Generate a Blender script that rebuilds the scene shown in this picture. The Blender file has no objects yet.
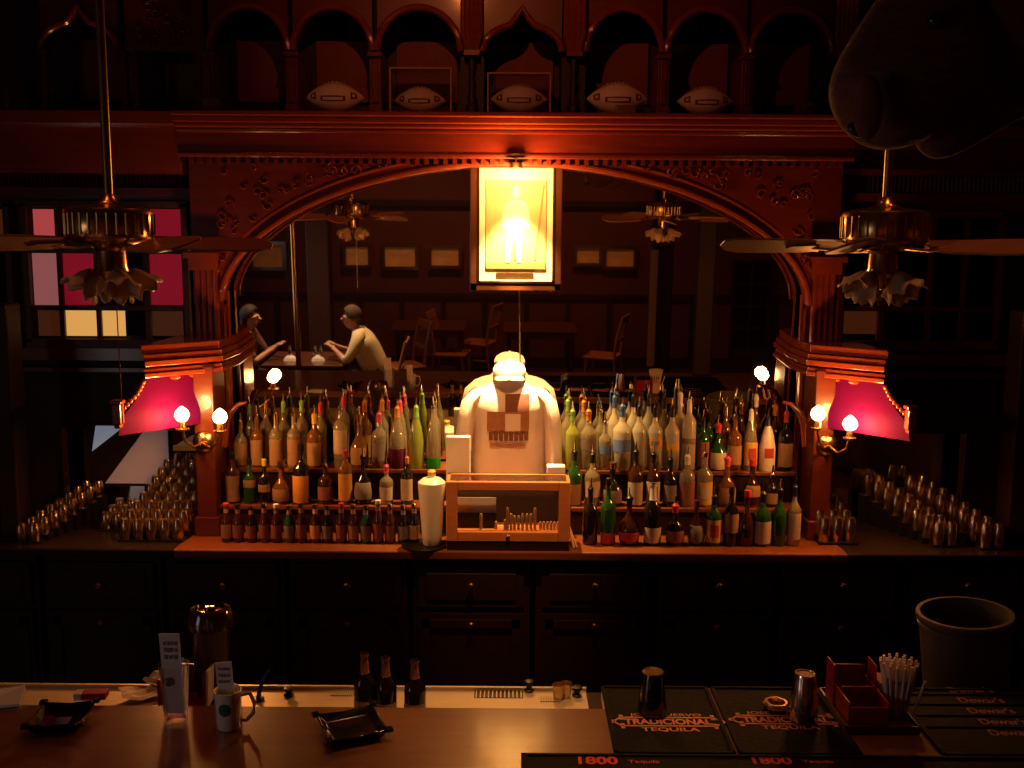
import bpy, bmesh, math, random
from mathutils import Vector, Matrix, Euler
random.seed(7)
R = math.radians
PI = math.pi
SC = bpy.context.scene
COL = SC.collection

# ------------------------------------------------------------------ camera
F = 1000.0
CAM = Vector((0, 0, 2.5))
TILT, ROLL = R(7.9), R(0.4)
CROT = Matrix.Rotation(PI / 2 - TILT, 3, 'X') @ Matrix.Rotation(ROLL, 3, 'Z')
cd = bpy.data.cameras.new('camera')
cd.sensor_width = 36
cd.lens = 36 * F / 1024
cd.clip_start = 0.02
cam = bpy.data.objects.new('camera', cd)
COL.objects.link(cam)
cam.location = CAM
cam.rotation_euler = CROT.to_euler()
SC.camera = cam


def ray(px, py):
    return (CROT @ Vector(((px - 512) / F, -(py - 384) / F, -1))).normalized()


def P(px, py, Y):
    d = ray(px, py)
    return CAM + d * ((Y - CAM.y) / d.y)


def PZ(px, py, z):
    d = ray(px, py)
    return CAM + d * ((z - CAM.z) / d.z)


LEAN = R(2.6)
M0 = Vector((0, 5.415, 1.2))
MN = Vector((0, -math.cos(LEAN), -math.sin(LEAN)))


def V(px, py, Y):
    """a point of the room that the leaning bar mirror shows at this place"""
    d = ray(px, py)
    h = CAM + d * ((M0 - CAM).dot(MN) / d.dot(MN))
    d = d - 2 * d.dot(MN) * MN
    return h + d * ((Y - h.y) / d.y)


# ------------------------------------------------------------------ materials
MATS = {}


def mat(name, col, rough=0.5, metal=0.0, vary=0.25, scale=18.0, bump=0.0, stretch=(1, 1, 1), coat=0.0,
        trans=0.0, ior=1.45, coatr=.12, spec=.5, emit=None, es=0.0, alpha=1.0, subsurf=0.0, col2=None):
    if name in MATS:
        return MATS[name]
    m = bpy.data.materials.new(name)
    m.use_nodes = True
    nt = m.node_tree
    b = nt.nodes['Principled BSDF']
    tc = nt.nodes.new('ShaderNodeTexCoord')
    mp = nt.nodes.new('ShaderNodeMapping')
    mp.inputs['Scale'].default_value = stretch
    nz = nt.nodes.new('ShaderNodeTexNoise')
    nz.inputs['Scale'].default_value = scale
    nz.inputs['Detail'].default_value = 4
    rp = nt.nodes.new('ShaderNodeMix')
    rp.data_type = 'RGBA'
    c2 = col2 or tuple(c * (1 - vary) for c in col)
    rp.inputs[6].default_value = (*c2, 1)
    rp.inputs[7].default_value = (*col, 1)
    nt.links.new(tc.outputs['Object'], mp.inputs['Vector'])
    nt.links.new(mp.outputs['Vector'], nz.inputs['Vector'])
    nt.links.new(nz.outputs['Fac'], rp.inputs[0])
    nt.links.new(rp.outputs[2], b.inputs['Base Color'])
    b.inputs['Roughness'].default_value = rough
    b.inputs['Metallic'].default_value = metal
    b.inputs['Coat Weight'].default_value = coat
    b.inputs['Coat Roughness'].default_value = coatr
    b.inputs['Specular IOR Level'].default_value = spec
    b.inputs['Transmission Weight'].default_value = trans
    b.inputs['IOR'].default_value = ior
    b.inputs['Alpha'].default_value = alpha
    if subsurf:
        b.inputs['Subsurface Weight'].default_value = subsurf
        b.inputs['Subsurface Radius'].default_value = (0.02, 0.012, 0.008)
    if emit:
        b.inputs['Emission Color'].default_value = (*emit, 1)
        b.inputs['Emission Strength'].default_value = es
    if bump:
        bp = nt.nodes.new('ShaderNodeBump')
        bp.inputs['Strength'].default_value = bump
        bp.inputs['Distance'].default_value = 0.01
        nt.links.new(nz.outputs['Fac'], bp.inputs['Height'])
        nt.links.new(bp.outputs['Normal'], b.inputs['Normal'])
    MATS[name] = m
    return m


WOOD = mat('red_wood', (0.20, 0.022, 0.008), 0.38, vary=0.55, scale=6, stretch=(1, 1, 8), coat=0.35, bump=0.08)
WOODH = mat('red_wood_long', (0.20, 0.022, 0.008), 0.36, vary=0.55, scale=6, stretch=(1, 8, 8), coat=0.35, bump=0.08)
PIERW = mat('pier_wood', (0.13, 0.022, 0.008), 0.3, vary=0.5, scale=6, stretch=(1, 1, 8), coat=0.5)
PANEL = mat('recess_wood', (0.26, 0.045, 0.016), 0.6, vary=0.4, scale=5, stretch=(4, 1, 1))
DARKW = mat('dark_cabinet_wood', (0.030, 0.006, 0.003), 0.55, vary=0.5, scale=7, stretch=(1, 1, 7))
MOLD = mat('polished_moulding', (0.30, 0.05, 0.014), 0.22, vary=0.4, scale=9, stretch=(1, 6, 6), coat=0.6)
TOPW = mat('counter_wood', (0.26, 0.075, 0.025), 0.35, vary=0.5, scale=5, stretch=(1, 9, 9), coat=0.3)
BARW = mat('bar_top_wood', (0.22, 0.085, 0.035), 0.34, vary=0.6, scale=5, stretch=(1, 7, 1), coat=0.6, bump=0.03)
CASEW = mat('orange_case_wood', (0.75, 0.27, 0.08), 0.4, vary=0.3, scale=8, stretch=(1, 5, 5), coat=0.3)
MAGENTA = mat('magenta_lit_wood', (0.085, 0.0005, 0.062), 0.6, vary=0.25, scale=4, spec=.08)  # red wood of the hoods, magenta cast of the bulb light painted in
BRASS = mat('brass', (0.75, 0.45, 0.16), 0.24, metal=1.0, vary=0.25, scale=12)
DULLBRASS = mat('dull_brass', (0.45, 0.27, 0.10), 0.34, metal=1.0, vary=0.3, scale=12)
STEEL = mat('brushed_steel', (0.80, 0.68, 0.48), 0.45, metal=.5, vary=0.25, scale=9, stretch=(1, 14, 1))
CHROME = mat('chrome', (0.85, 0.83, 0.80), 0.12, metal=1.0, vary=0.1)
BLACK = mat('black_plastic', (0.012, 0.011, 0.011), 0.35, vary=0.3)
RUBBER = mat('black_rubber', (0.005, 0.004, 0.004), 0.75, spec=.12, vary=0.4, scale=60, bump=0.2)
GREYP = mat('grey_plastic', (0.085, 0.070, 0.05), 0.5, vary=0.2)
REDP = mat('red_plastic', (0.36, 0.02, 0.015), 0.3, vary=0.25, trans=0.15)
PAPER = mat('white_paper', (0.78, 0.74, 0.70), 0.8, vary=0.12)
INK = mat('grey_ink', (0.30, 0.24, 0.25), 0.8, vary=0.4)
GREENINK = mat('green_ink', (0.02, 0.16, 0.06), 0.7, vary=0.3)
CLOTH = mat('shirt_cotton', (0.82, 0.72, 0.66), 0.85, vary=0.10, scale=20, bump=0.15)
PRINTDK = mat('shirt_print', (0.25, 0.10, 0.07), 0.85, vary=0.5, scale=40)
PRINTMD = mat('shirt_print_orange', (0.50, 0.22, 0.10), 0.85, vary=0.5, scale=30)
CREAM = mat('cream_mat_board', (0.80, 0.72, 0.52), 0.7, vary=0.08)
PRINT = mat('sepia_print', (0.62, 0.45, 0.22), 0.6, vary=0.45, scale=4)
FIGPR = mat('sepia_figure', (0.86, 0.78, 0.50), 0.6, vary=0.2, scale=6)
FIGDK = mat('sepia_figure_dark', (0.34, 0.22, 0.10), 0.6, vary=0.3, scale=6)
FRAMED = mat('dark_frame', (0.07, 0.022, 0.010), 0.3, vary=0.4, coat=0.5)
PLATE = mat('dark_name_plate', (0.10, 0.055, 0.02), 0.35, vary=0.5, scale=90, metal=0.4)
BALL = mat('football_white', (0.85, 0.62, 0.48), 0.55, vary=0.2, scale=50, bump=0.2)
BALLB = mat('football_brown', (0.20, 0.06, 0.03), 0.55, vary=0.3, scale=60, bump=0.3)
BALLK = mat('football_ink', (0.22, 0.04, 0.05), 0.6, vary=0.3)
FLOORM = mat('floor_boards', (0.035, 0.016, 0.010), 0.55, vary=0.5, scale=4, stretch=(8, 1, 1))
WALLM = mat('red_brown_wall', (0.11, 0.030, 0.020), 0.7, vary=0.35, scale=3)
CEILM = mat('dark_ceiling', (0.05, 0.025, 0.018), 0.8, vary=0.3, scale=3)
LEAD = mat('window_frame_grey', (0.12, 0.075, 0.085), 0.5, vary=0.3)
SKIN = mat('skin', (0.52, 0.27, 0.18), 0.55, vary=0.12, scale=25)
FUR = mat('dark_fur', (0.15, 0.045, 0.035), 0.85, vary=0.6, scale=22, bump=0.6, stretch=(1, 1, 3))
FURL = mat('muzzle_fur', (0.30, 0.08, 0.06), 0.8, vary=0.4, scale=20, bump=0.4)


def mirror_mat():
    m = bpy.data.materials.new('old_mirror')
    m.use_nodes = True
    nt = m.node_tree
    b = nt.nodes['Principled BSDF']
    b.inputs['Metallic'].default_value = 1
    tc = nt.nodes.new('ShaderNodeTexCoord')
    nz = nt.nodes.new('ShaderNodeTexNoise')
    nz.inputs['Scale'].default_value = 2.0
    mr = nt.nodes.new('ShaderNodeMapRange')
    mr.inputs['To Min'].default_value = 0.0
    mr.inputs['To Max'].default_value = 0.03
    nt.links.new(tc.outputs['Object'], nz.inputs['Vector'])
    nt.links.new(nz.outputs['Fac'], mr.inputs['Value'])
    nt.links.new(mr.outputs[0], b.inputs['Roughness'])
    b.inputs['Base Color'].default_value = (0.80, 0.74, 0.68, 1)
    return m


MIRROR = mirror_mat()


def clear_mat(name, tint=(1, 1, 1), refl=0.10, rough=.06, sheen=(1, 1, 1)):
    """thin clear sheet: mostly see-through with a sharp sheen"""
    m = bpy.data.materials.new(name)
    m.use_nodes = True
    nt = m.node_tree
    nt.nodes.remove(nt.nodes['Principled BSDF'])
    out = nt.nodes['Material Output']
    tr = nt.nodes.new('ShaderNodeBsdfTransparent')
    tr.inputs[0].default_value = (*tint, 1)
    gl = nt.nodes.new('ShaderNodeBsdfGlossy')
    gl.inputs['Roughness'].default_value = rough
    gl.inputs[0].default_value = (*sheen, 1)
    lw = nt.nodes.new('ShaderNodeLayerWeight')
    lw.inputs['Blend'].default_value = 0.25
    mr = nt.nodes.new('ShaderNodeMapRange')
    mr.inputs['To Min'].default_value = refl
    mr.inputs['To Max'].default_value = 0.7
    mx = nt.nodes.new('ShaderNodeMixShader')
    nt.links.new(lw.outputs['Fresnel'], mr.inputs['Value'])
    nt.links.new(mr.outputs[0], mx.inputs[0])
    nt.links.new(tr.outputs[0], mx.inputs[1])
    nt.links.new(gl.outputs[0], mx.inputs[2])
    nt.links.new(mx.outputs[0], out.inputs['Surface'])
    return m


CLEAR = clear_mat('acrylic_sheet', refl=0.07)
TUMBLER = clear_mat('tumbler_glass', (0.80, 0.76, 0.70), refl=0.55, rough=.20, sheen=(1, .80, .50))


def glassy(name, col, body=0.45, rough=0.12):
    """coloured bottle glass: part transmission, part cloudy scatter"""
    return mat(name, col, rough, trans=1 - body, vary=0.12, ior=1.35, scale=10, coat=1.0, coatr=.05)


G = {
    'clear': glassy('clear_bottle_glass', (0.82, 0.68, 0.42), 0.26),
    'frost': glassy('frosted_bottle_glass', (0.82, 0.72, 0.50), 0.55, 0.3),
    'green': glassy('green_bottle_glass', (0.05, 0.22, 0.04), 0.35),
    'lime': glassy('lime_bottle_glass', (0.55, 0.65, 0.10), 0.45),
    'brown': glassy('brown_bottle_glass', (0.10, 0.030, 0.010), 0.5),
    'amber': glassy('amber_bottle_glass', (0.42, 0.17, 0.04), 0.4),
    'dark': glassy('dark_bottle_glass', (0.018, 0.012, 0.010), 0.7),
    'purple': glassy('purple_bottle_glass', (0.10, 0.02, 0.05), 0.6),
    'white': mat('white_glazed_glass', (0.78, 0.70, 0.60), 0.3, vary=0.08, coat=0.4),
}
LIQG = mat('green_liqueur', (0.03, 0.50, 0.03), 0.2, vary=0.2, trans=0.4)
LIQP = mat('purple_liqueur', (0.12, 0.01, 0.05), 0.2, vary=0.2)
L = {
    'tan': mat('tan_label', (0.40, 0.22, 0.10), 0.7, vary=0.35, scale=60),
    'orange': mat('orange_label', (0.75, 0.32, 0.06), 0.7, vary=0.25, scale=60),
    'white': mat('white_label', (0.62, 0.50, 0.36), 0.7, vary=0.3, scale=70),
    'yellow': mat('yellow_label', (0.70, 0.45, 0.05), 0.7, vary=0.35, scale=60),
    'pink': mat('dusky_pink_label', (0.30, 0.10, 0.07), 0.7, vary=0.4, scale=70),
    'blue': mat('blue_label', (0.18, 0.28, 0.62), 0.7, vary=0.4, scale=60),
    'red': mat('red_label', (0.50, 0.05, 0.04), 0.7, vary=0.35, scale=60),
    'grey': mat('grey_label', (0.25, 0.19, 0.16), 0.7, vary=0.4, scale=70),
}
CAP = {
    'silver': CHROME, 'gold': BRASS, 'black': BLACK,
    'red': mat('red_cap', (0.55, 0.04, 0.04), 0.4, vary=0.2),
    'pink': mat('pink_cap', (0.75, 0.08, 0.16), 0.4, vary=0.2),
    'green': mat('green_cap', (0.25, 0.50, 0.08), 0.4, vary=0.2),
    'blue': mat('blue_cap', (0.06, 0.14, 0.38), 0.4, vary=0.2),
    'orange': mat('orange_cap', (0.70, 0.22, 0.04), 0.4, vary=0.2),
    'yellow': mat('yellow_cap', (0.70, 0.50, 0.08), 0.4, vary=0.2),
    'tan': mat('tan_foil', (0.34, 0.13, 0.06), 0.5, vary=0.3),
    'white': mat('white_cap', (0.75, 0.70, 0.62), 0.4, vary=0.1),
}

# ------------------------------------------------------------------ mesh building
WLOC = {}


class MB:
    def __init__(self):
        self.bm = bmesh.new()

    def box(self, c, s, rot=None):
        vs = []
        for dx in (-.5, .5):
            for dy in (-.5, .5):
                for dz in (-.5, .5):
                    v = Vector((dx * s[0], dy * s[1], dz * s[2]))
                    if rot is not None:
                        v = rot @ v
                    vs.append(self.bm.verts.new(Vector(c) + v))
        for f in ((0, 1, 3, 2), (4, 6, 7, 5), (0, 4, 5, 1), (2, 3, 7, 6), (0, 2, 6, 4), (1, 5, 7, 3)):
            self.bm.faces.new([vs[i] for i in f])
        return self

    def b2(self, x0, x1, y0, y1, z0, z1):
        return self.box(((x0 + x1) / 2, (y0 + y1) / 2, (z0 + z1) / 2), (abs(x1 - x0), abs(y1 - y0), abs(z1 - z0)))

    def loft(self, rings, cap=True, closed=True):
        rs = [[self.bm.verts.new(Vector(p)) for p in r] for r in rings]
        n = len(rs[0])
        for a, b in zip(rs, rs[1:]):
            for i in range(n if closed else n - 1):
                j = (i + 1) % n
                try:
                    self.bm.faces.new((a[i], a[j], b[j], b[i]))
                except ValueError:
                    pass
        if cap and closed:
            for r in (rs[0], rs[-1]):
                try:
                    self.bm.faces.new(r)
                except ValueError:
                    pass
        return self

    def lathe(self, prof, o=(0, 0, 0), n=16, rot=None, cap=True, sq=1.0):
        rings = []
        for r, z in prof:
            ring = []
            for i in range(n):
                a = 2 * PI * i / n
                v = Vector((r * math.cos(a), r * math.sin(a) * sq, z))
                if rot is not None:
                    v = rot @ v
                ring.append(Vector(o) + v)
            rings.append(ring)
        return self.loft(rings, cap)

    def tube(self, pts, r, n=8, cap=True):
        pts = [Vector(p) for p in pts]
        rad = r if isinstance(r, (list, tuple)) else [r] * len(pts)
        rings = []
        up = Vector((0.13, 0.21, 0.97)).normalized()
        for i, p in enumerate(pts):
            t = (pts[min(i + 1, len(pts) - 1)] - pts[max(i - 1, 0)]).normalized()
            a = t.cross(up)
            if a.length < 1e-3:
                a = t.cross(Vector((1, 0, 0)))
            a.normalize()
            b = t.cross(a).normalized()
            rings.append([p + (a * math.cos(2 * PI * k / n) + b * math.sin(2 * PI * k / n)) * rad[i] for k in range(n)])
        return self.loft(rings, cap)

    def prism(self, pts, y0, y1):
        """polygon in x,z pushed through from y0 to y1"""
        return self.loft([[(x, y0, z) for x, z in pts], [(x, y1, z) for x, z in pts]])

    def slab(self, pts, z0, z1):
        return self.loft([[(x, y, z0) for x, y in pts], [(x, y, z1) for x, y in pts]])

    def sphere(self, c, r, n=12, sc=(1, 1, 1)):
        prof = [(max(1e-4, r * math.sin(PI * i / n)), -r * math.cos(PI * i / n)) for i in range(n + 1)]
        rings = [[Vector(c) + Vector((rr * math.cos(2 * PI * k / (n + 4)) * sc[0], rr * math.sin(2 * PI * k / (n + 4)) * sc[1], z * sc[2]))
                  for k in range(n + 4)] for rr, z in prof]
        return self.loft(rings)

    def build(self, name, m, parent=None, world=True, base=None, smooth=False, bevel=0.0):
        bm = self.bm
        bmesh.ops.recalc_face_normals(bm, faces=bm.faces)
        me = bpy.data.meshes.new(name)
        off = Vector((0, 0, 0))
        if parent is not None and world:
            off = WLOC.get(parent.name, Vector((0, 0, 0)))
        if base is not None:
            off = Vector(base)
        if off.length:
            bmesh.ops.translate(bm, verts=bm.verts, vec=-off)
        bm.to_mesh(me)
        bm.free()
        o = bpy.data.objects.new(name, me)
        me.materials.append(m)
        if smooth:
            for p in me.polygons:
                p.use_smooth = True
            try:
                me.set_sharp_from_angle(angle=R(40))
            except Exception:
                pass
        COL.objects.link(o)
        if parent is not None:
            o.parent = parent
            if world:
                WLOC[o.name] = off.copy()
        elif base is not None:
            o.location = base
            WLOC[o.name] = Vector(base)
        if bevel:
            md = o.modifiers.new('soft_edges', 'BEVEL')
            md.width = bevel
            md.segments = 2
            md.limit_method = 'ANGLE'
        return o


def tag(o, label=None, cat=None, group=None, kind=None):
    if label:
        o['label'] = label
    if cat:
        o['category'] = cat
    if group:
        o['group'] = group
    if kind:
        o['kind'] = kind
    return o


def thing(name, label, cat, loc=(0, 0, 0), rz=0, group=None):
    o = bpy.data.objects.new(name, None)
    o.empty_display_size = 0.05
    COL.objects.link(o)
    o.location = loc
    o.rotation_euler = (0, 0, rz)
    WLOC[o.name] = Vector(loc)
    return tag(o, label, cat, group)


def copy_tree(o, parent=None):
    c = o.copy()
    COL.objects.link(c)
    if parent is not None:
        c.parent = parent
    for ch in [x for x in COL.objects if x.parent == o]:
        copy_tree(ch, c)
    return c


def text(s, c, w, h, m, parent, rot=(0, 0, 0), name='lettering', bold=0.0):
    cu = bpy.data.curves.new(name, 'FONT')
    cu.body = s
    cu.align_x = 'CENTER'
    cu.align_y = 'CENTER'
    cu.extrude = 0.002
    cu.offset = bold
    cu.materials.append(m)
    o = bpy.data.objects.new(name, cu)
    COL.objects.link(o)
    bpy.context.view_layer.update()
    d = o.dimensions
    sx, sy = w / max(d.x, 1e-4), h / max(d.y, 1e-4)
    dg = bpy.context.evaluated_depsgraph_get()
    me = bpy.data.meshes.new_from_object(o.evaluated_get(dg))
    for v in me.vertices:
        v.co.x *= sx
        v.co.y *= sy
        v.co.z *= 0.25
    bpy.data.objects.remove(o)
    o = bpy.data.objects.new(name, me)
    if not me.materials:
        me.materials.append(m)
    COL.objects.link(o)
    o.rotation_euler = rot
    o.parent = parent
    o.location = Vector(c) - WLOC.get(parent.name, Vector((0, 0, 0)))
    return o


ORD = ['first', 'second', 'third', 'fourth', 'fifth', 'sixth', 'seventh', 'eighth', 'ninth', 'tenth', 'eleventh', 'twelfth',
       'thirteenth', 'fourteenth', 'fifteenth', 'sixteenth', 'seventeenth', 'eighteenth', 'nineteenth', 'twentieth']

# ------------------------------------------------------------------ the room
XL, XR, YB, YW, ZC = -4.2, 4.0, -3.2, 5.62, 4.5


def struct(name, mb, m, **k):
    return tag(mb.build(name, m, **k), kind='structure')


struct('floor', MB().b2(XL, XR, YB, YW + .2, -.1, 0), FLOORM)
struct('ceiling', MB().b2(XL, XR, YB, YW + .2, ZC, ZC + .1), CEILM)
struct('wall_back', MB().b2(XL, XR, YW, YW + .2, 0, ZC), WALLM)
struct('wall_left', MB().b2(XL - .2, XL, YB, YW + .2, 0, ZC), WALLM)
struct('wall_right', MB().b2(XR, XR + .2, YB, YW + .2, 0, ZC), WALLM)
struct('wall_front', MB().b2(XL, XR, YB - .2, YB, 0, ZC), WALLM)
tr = MB()
tr.b2(XL, XR, YB, YB + .03, 0, .15).b2(XL, XR, YB, YB + .03, .98, 1.05).b2(XL, XR, YB, YB + .05, 2.25, 2.33)
for i in range(14):
    x = XL + .3 + i * .58
    tr.b2(x, x + .06, YB, YB + .025, .15, .98)
struct('trim_1', tr, DARKW)

# ------------------------------------------------------------------ back bar: counter, cabinets
CTF = 4.75
CT = P(515, 552, CTF).z
XC = P(515, 300, 5.05).x

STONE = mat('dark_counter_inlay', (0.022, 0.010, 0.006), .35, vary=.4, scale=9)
cto = thing('back_counter_top', 'long polished wooden counter top of the back bar under the bottles and glasses', 'counter top', (0, 5.1, CT - .045))
MB().b2(-1.66, 1.66, CTF, 5.60, CT - .045, CT).build('wooden_top', TOPW, cto, bevel=.008)
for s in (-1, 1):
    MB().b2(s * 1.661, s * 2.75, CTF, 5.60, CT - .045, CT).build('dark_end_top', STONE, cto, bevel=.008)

kx = [98 + 124.3 * i for i in range(-1, 9)]
cn = 0
for i, k in enumerate(kx):
    c = P(k, 585, CTF)
    w = .588
    where = ['far left end', 'left end under the tray of small glasses', 'second from left in the frame', 'third from left in the frame',
             'fourth from left in the frame', 'just right of the wooden case', 'third from right in the frame', 'second from right in the frame',
             'right end above the grey bin', 'far right end'][i]
    if abs(c.x) > 2.75:
        continue
    u = thing('base_cabinet', 'dark panelled base cabinet under the back counter, ' + where, 'cabinet', (c.x, 5.1, 0), group='back bar base cabinets')
    x0, x1 = c.x - w / 2, c.x + w / 2
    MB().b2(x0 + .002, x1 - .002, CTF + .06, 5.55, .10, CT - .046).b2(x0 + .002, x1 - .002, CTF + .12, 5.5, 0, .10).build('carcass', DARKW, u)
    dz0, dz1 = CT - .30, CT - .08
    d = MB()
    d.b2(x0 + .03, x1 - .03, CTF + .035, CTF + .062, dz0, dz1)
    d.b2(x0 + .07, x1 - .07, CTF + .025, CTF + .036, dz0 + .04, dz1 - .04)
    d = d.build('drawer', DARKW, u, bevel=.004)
    kz = P(k, 586, CTF).z
    MB().lathe([(.006, 0), (.006, .018), (.016, .024), (.017, .032), (.010, .038)], (c.x, CTF + .026, kz), 12, Matrix.Rotation(PI / 2, 3, 'X')).build('knob', DULLBRASS, d, smooth=True)
    d = MB()
    d.b2(x0 + .03, x1 - .03, CTF + .035, CTF + .062, .13, dz0 - .03)
    d.b2(x0 + .05, x0 + .09, CTF + .02, CTF + .036, .16, dz0 - .06).b2(x1 - .09, x1 - .05, CTF + .02, CTF + .036, .16, dz0 - .06)
    d.b2(x0 + .05, x1 - .05, CTF + .02, CTF + .036, .16, .20).b2(x0 + .05, x1 - .05, CTF + .02, CTF + .036, dz0 - .10, dz0 - .06)
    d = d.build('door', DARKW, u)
    MB().lathe([(.006, 0), (.006, .018), (.015, .024), (.016, .030), (.009, .036)], (c.x, CTF + .03, dz0 - .08), 12, Matrix.Rotation(PI / 2, 3, 'X')).build('knob', DULLBRASS, d, smooth=True)

# ------------------------------------------------------------------ back bar: arched surround
YF = 5.22
YN = 5.30
sur = thing('back_bar_surround', 'tall dark red carved wooden back bar with wide arch and arcade of niches above', 'back bar', (XC, 5.3, CT))
HA = (P(808, 300, YF).x - P(222, 300, YF).x) / 2
ZA = P(515, 163, YF).z
ZS = P(515, 303, YF).z
ZE = P(515, 116, YF).z        # shelf of the arcade
XO = 1.68                     # outer half width of the arch block
XPI = (P(787, 400, YF).x - P(236, 400, YF).x) / 2


def archpts(n=48, grow=0.0):
    out = []
    for i in range(n + 1):
        t = PI - PI * i / n
        cs, sn = math.cos(t), math.sin(t)
        e = 2 / 1.9
        x = (HA + grow) * math.copysign(abs(cs) ** e, cs)
        z = (ZA - ZS + grow) * abs(sn) ** e
        out.append((XC + x, ZS + z))
    return out


ap = archpts()
ZB = ZE - .03
w = MB()
YD = 5.32
for (xa, za), (xb, zb) in zip(ap, ap[1:]):
    w.prism([(xa, za), (xb, zb), (xb, ZB), (xa, ZB)], YF, YD)
bmesh.ops.remove_doubles(w.bm, verts=w.bm.verts, dist=1e-5)
w.build('arch_wall', WOODH, sur)
# arch trims
MB().tube([(x, YF - .012, z) for x, z in ap], .016, 8).build('arch_moulding', MOLD, sur, smooth=True)
MB().tube([(x, YF - .004, z) for x, z in archpts(48, .055)], .010, 6).build('arch_moulding', MOLD, sur, smooth=True)
# sides and pilasters
for s in (-1, 1):
    xi, xo = XC + s * XPI, XC + s * XO
    MB().b2(XC + s * HA, xo, YF + .02, YD, ZS - .02, ZB).build('spandrel_side', WOOD, sur)
    MB().b2(XC + s * HA, XC + s * (XO - .03), YF + .03, YD, CT, ZS).build('pilaster_back', WOOD, sur)
    pm = MB()
    xm = (XC + s * HA + xo) / 2
    pw = abs(xo - XC - s * HA)
    pm.b2(XC + s * (HA + .005), xo, YF - .04, YF + .05, CT, CT + .14)
    for q in range(4):
        xq = XC + s * (HA + .015 + (pw - .03) * (q + .5) / 4)
        pm.tube([(xq, YF - .0, CT + .14), (xq, YF - .0, ZS + .16)], .0165, 8)
    pm.b2(XC + s * (HA + .005), xo, YF - .05, YF + .05, ZS + .16, ZS + .22)
    pm.b2(XC + s * (HA - .0), xo + s * .02, YF - .07, YF + .05, ZS + .22, ZS + .25)
    pm.build('pilaster', MOLD, sur, smooth=False)
    # scroll bracket springing inward from the pilaster above the bottles
    sp = [P(515 + s * (292 - t), y, 5.15) for t, y in ((0, 446), (2, 425), (8, 411), (16, 404), (24, 402))]
    MB().tube(sp, [.030, .026, .020, .013, .007], 10).build('scroll_bracket', MOLD, sur, smooth=True)
    # thin bead along the inner edge of the mirror
    MB().tube([(XC + s * (HA - .004), YD - .01, CT + .3), (XC + s * (HA - .004), YD - .01, ZS + .05)], .012, 8).build('mirror_bead', MOLD, sur, smooth=True)
    # carved spandrel panel
    cp = MB()
    lo = [(x, z + .075) for x, z in archpts(60) if (x - XC) * s > .55 and (x - XC) * s < XO - .1]
    if s > 0:
        lo = lo
    zt = ZE - .24
    pts = [p for p in lo if p[1] < zt]
    xs = [p[0] for p in pts]
    top = [(max(xs) if s < 0 else max(xs), zt), (min(xs), zt)]
    poly = (pts + top) if True else pts
    cp.prism(poly, YF - .012, YF + .005)
    # scrolled leaf carving laid over it
    lf = cp
    for q in range(34):
        pz = random.choice(pts)
        x = pz[0] + random.uniform(-.02, .02)
        z = random.uniform(pz[1] + .02, zt - .02) if zt - pz[1] > .06 else pz[1]
        a0 = random.uniform(0, 6.28)
        rr = random.uniform(.018, .034)
        lf.tube([(x + rr * (1 - k / 9) * math.cos(a0 + k * .75), YF - .016, z + rr * (1 - k / 9) * math.sin(a0 + k * .75)) for k in range(8)], .006, 5)
    lf.build('carved_panel', WOOD, sur)

# entablature under the arcade
e = MB()
XE = XO + .03
e.b2(XC - XE, XC + XE, YF - .16, 5.55, ZE - .025, ZE)
e.b2(XC - XE, XC + XE, YF - .13, YF + .1, ZE - .055, ZE - .025)
e.b2(XC - XE, XC + XE, YF - .10, YF + .1, ZE - .075, ZE - .055)
e.build('shelf_cornice', MOLD, sur, bevel=.006)
e = MB()
e.b2(XC - XE, XC + XE, YF - .05, YF + .1, ZE - .20, ZE - .075)
e.tube([(XC - XE, YF - .05, ZE - .205), (XC + XE, YF - .05, ZE - .205)], .014, 8)
e.tube([(XC - XE, YF - .05, ZE - .085), (XC + XE, YF - .05, ZE - .085)], .012, 8)
d = e
n = 70
for i in range(n):
    x = XC - XO + .03 + (2 * XO - .06) * i / (n - 1)
    za = min((z for xx, z in ap if abs(xx - x) < .06), default=0)
    d.b2(x - .011, x + .011, YF - .035, YF + .01, ZE - .245, ZE - .212)
d.build('frieze', WOODH, sur)

# ---- arcade
ZT = 4.02
bays = [('ogee', 40, 121), ('panel', 121, 207), ('round', 207, 291), ('round', 291, 375), ('round', 375, 463),
        ('ogee', 480, 564), ('round', 583, 664), ('round', 664, 748), ('round', 748, 834)]
ZSP = P(515, 52, YF).z
ZAP = P(515, 8, YF).z


def bay(kind, l, r):
    x0, x1 = P(l, 60, YF).x + .012, P(r, 60, YF).x - .012
    xm, a = (x0 + x1) / 2, (x1 - x0) / 2
    pts = []
    nn = 20
    for i in range(nn + 1):
        t = PI - PI * i / nn
        u = math.cos(t)
        if kind == 'ogee':
            k = abs(u)
            z = (1 - k ** 2.2) ** .5 * .62 + .38 * max(0, 1 - k / .35) ** 1.6
        else:
            z = math.sin(t)
        pts.append((xm + a * u, ZSP + (ZAP - ZSP) * z))
    m = MB()
    for (xa, za), (xb, zb) in zip(pts, pts[1:]):
        m.prism([(xa, za), (xb, zb), (xb, ZT), (xa, ZT)], YF, YF + .10)
    bmesh.ops.remove_doubles(m.bm, verts=m.bm.verts, dist=1e-5)
    m.build('niche_arch', WOOD, sur)
    MB().tube([(x, YF - .006, z) for x, z in pts], .018, 8).build('niche_moulding', MOLD, sur, smooth=True)
    # recessed panel at the back of the niche
    MB().b2(x0 + a * .32, x1 - a * .16, 5.50, 5.53, ZE + .10, ZSP + .10).build('recess_panel', PANEL, sur)


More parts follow.
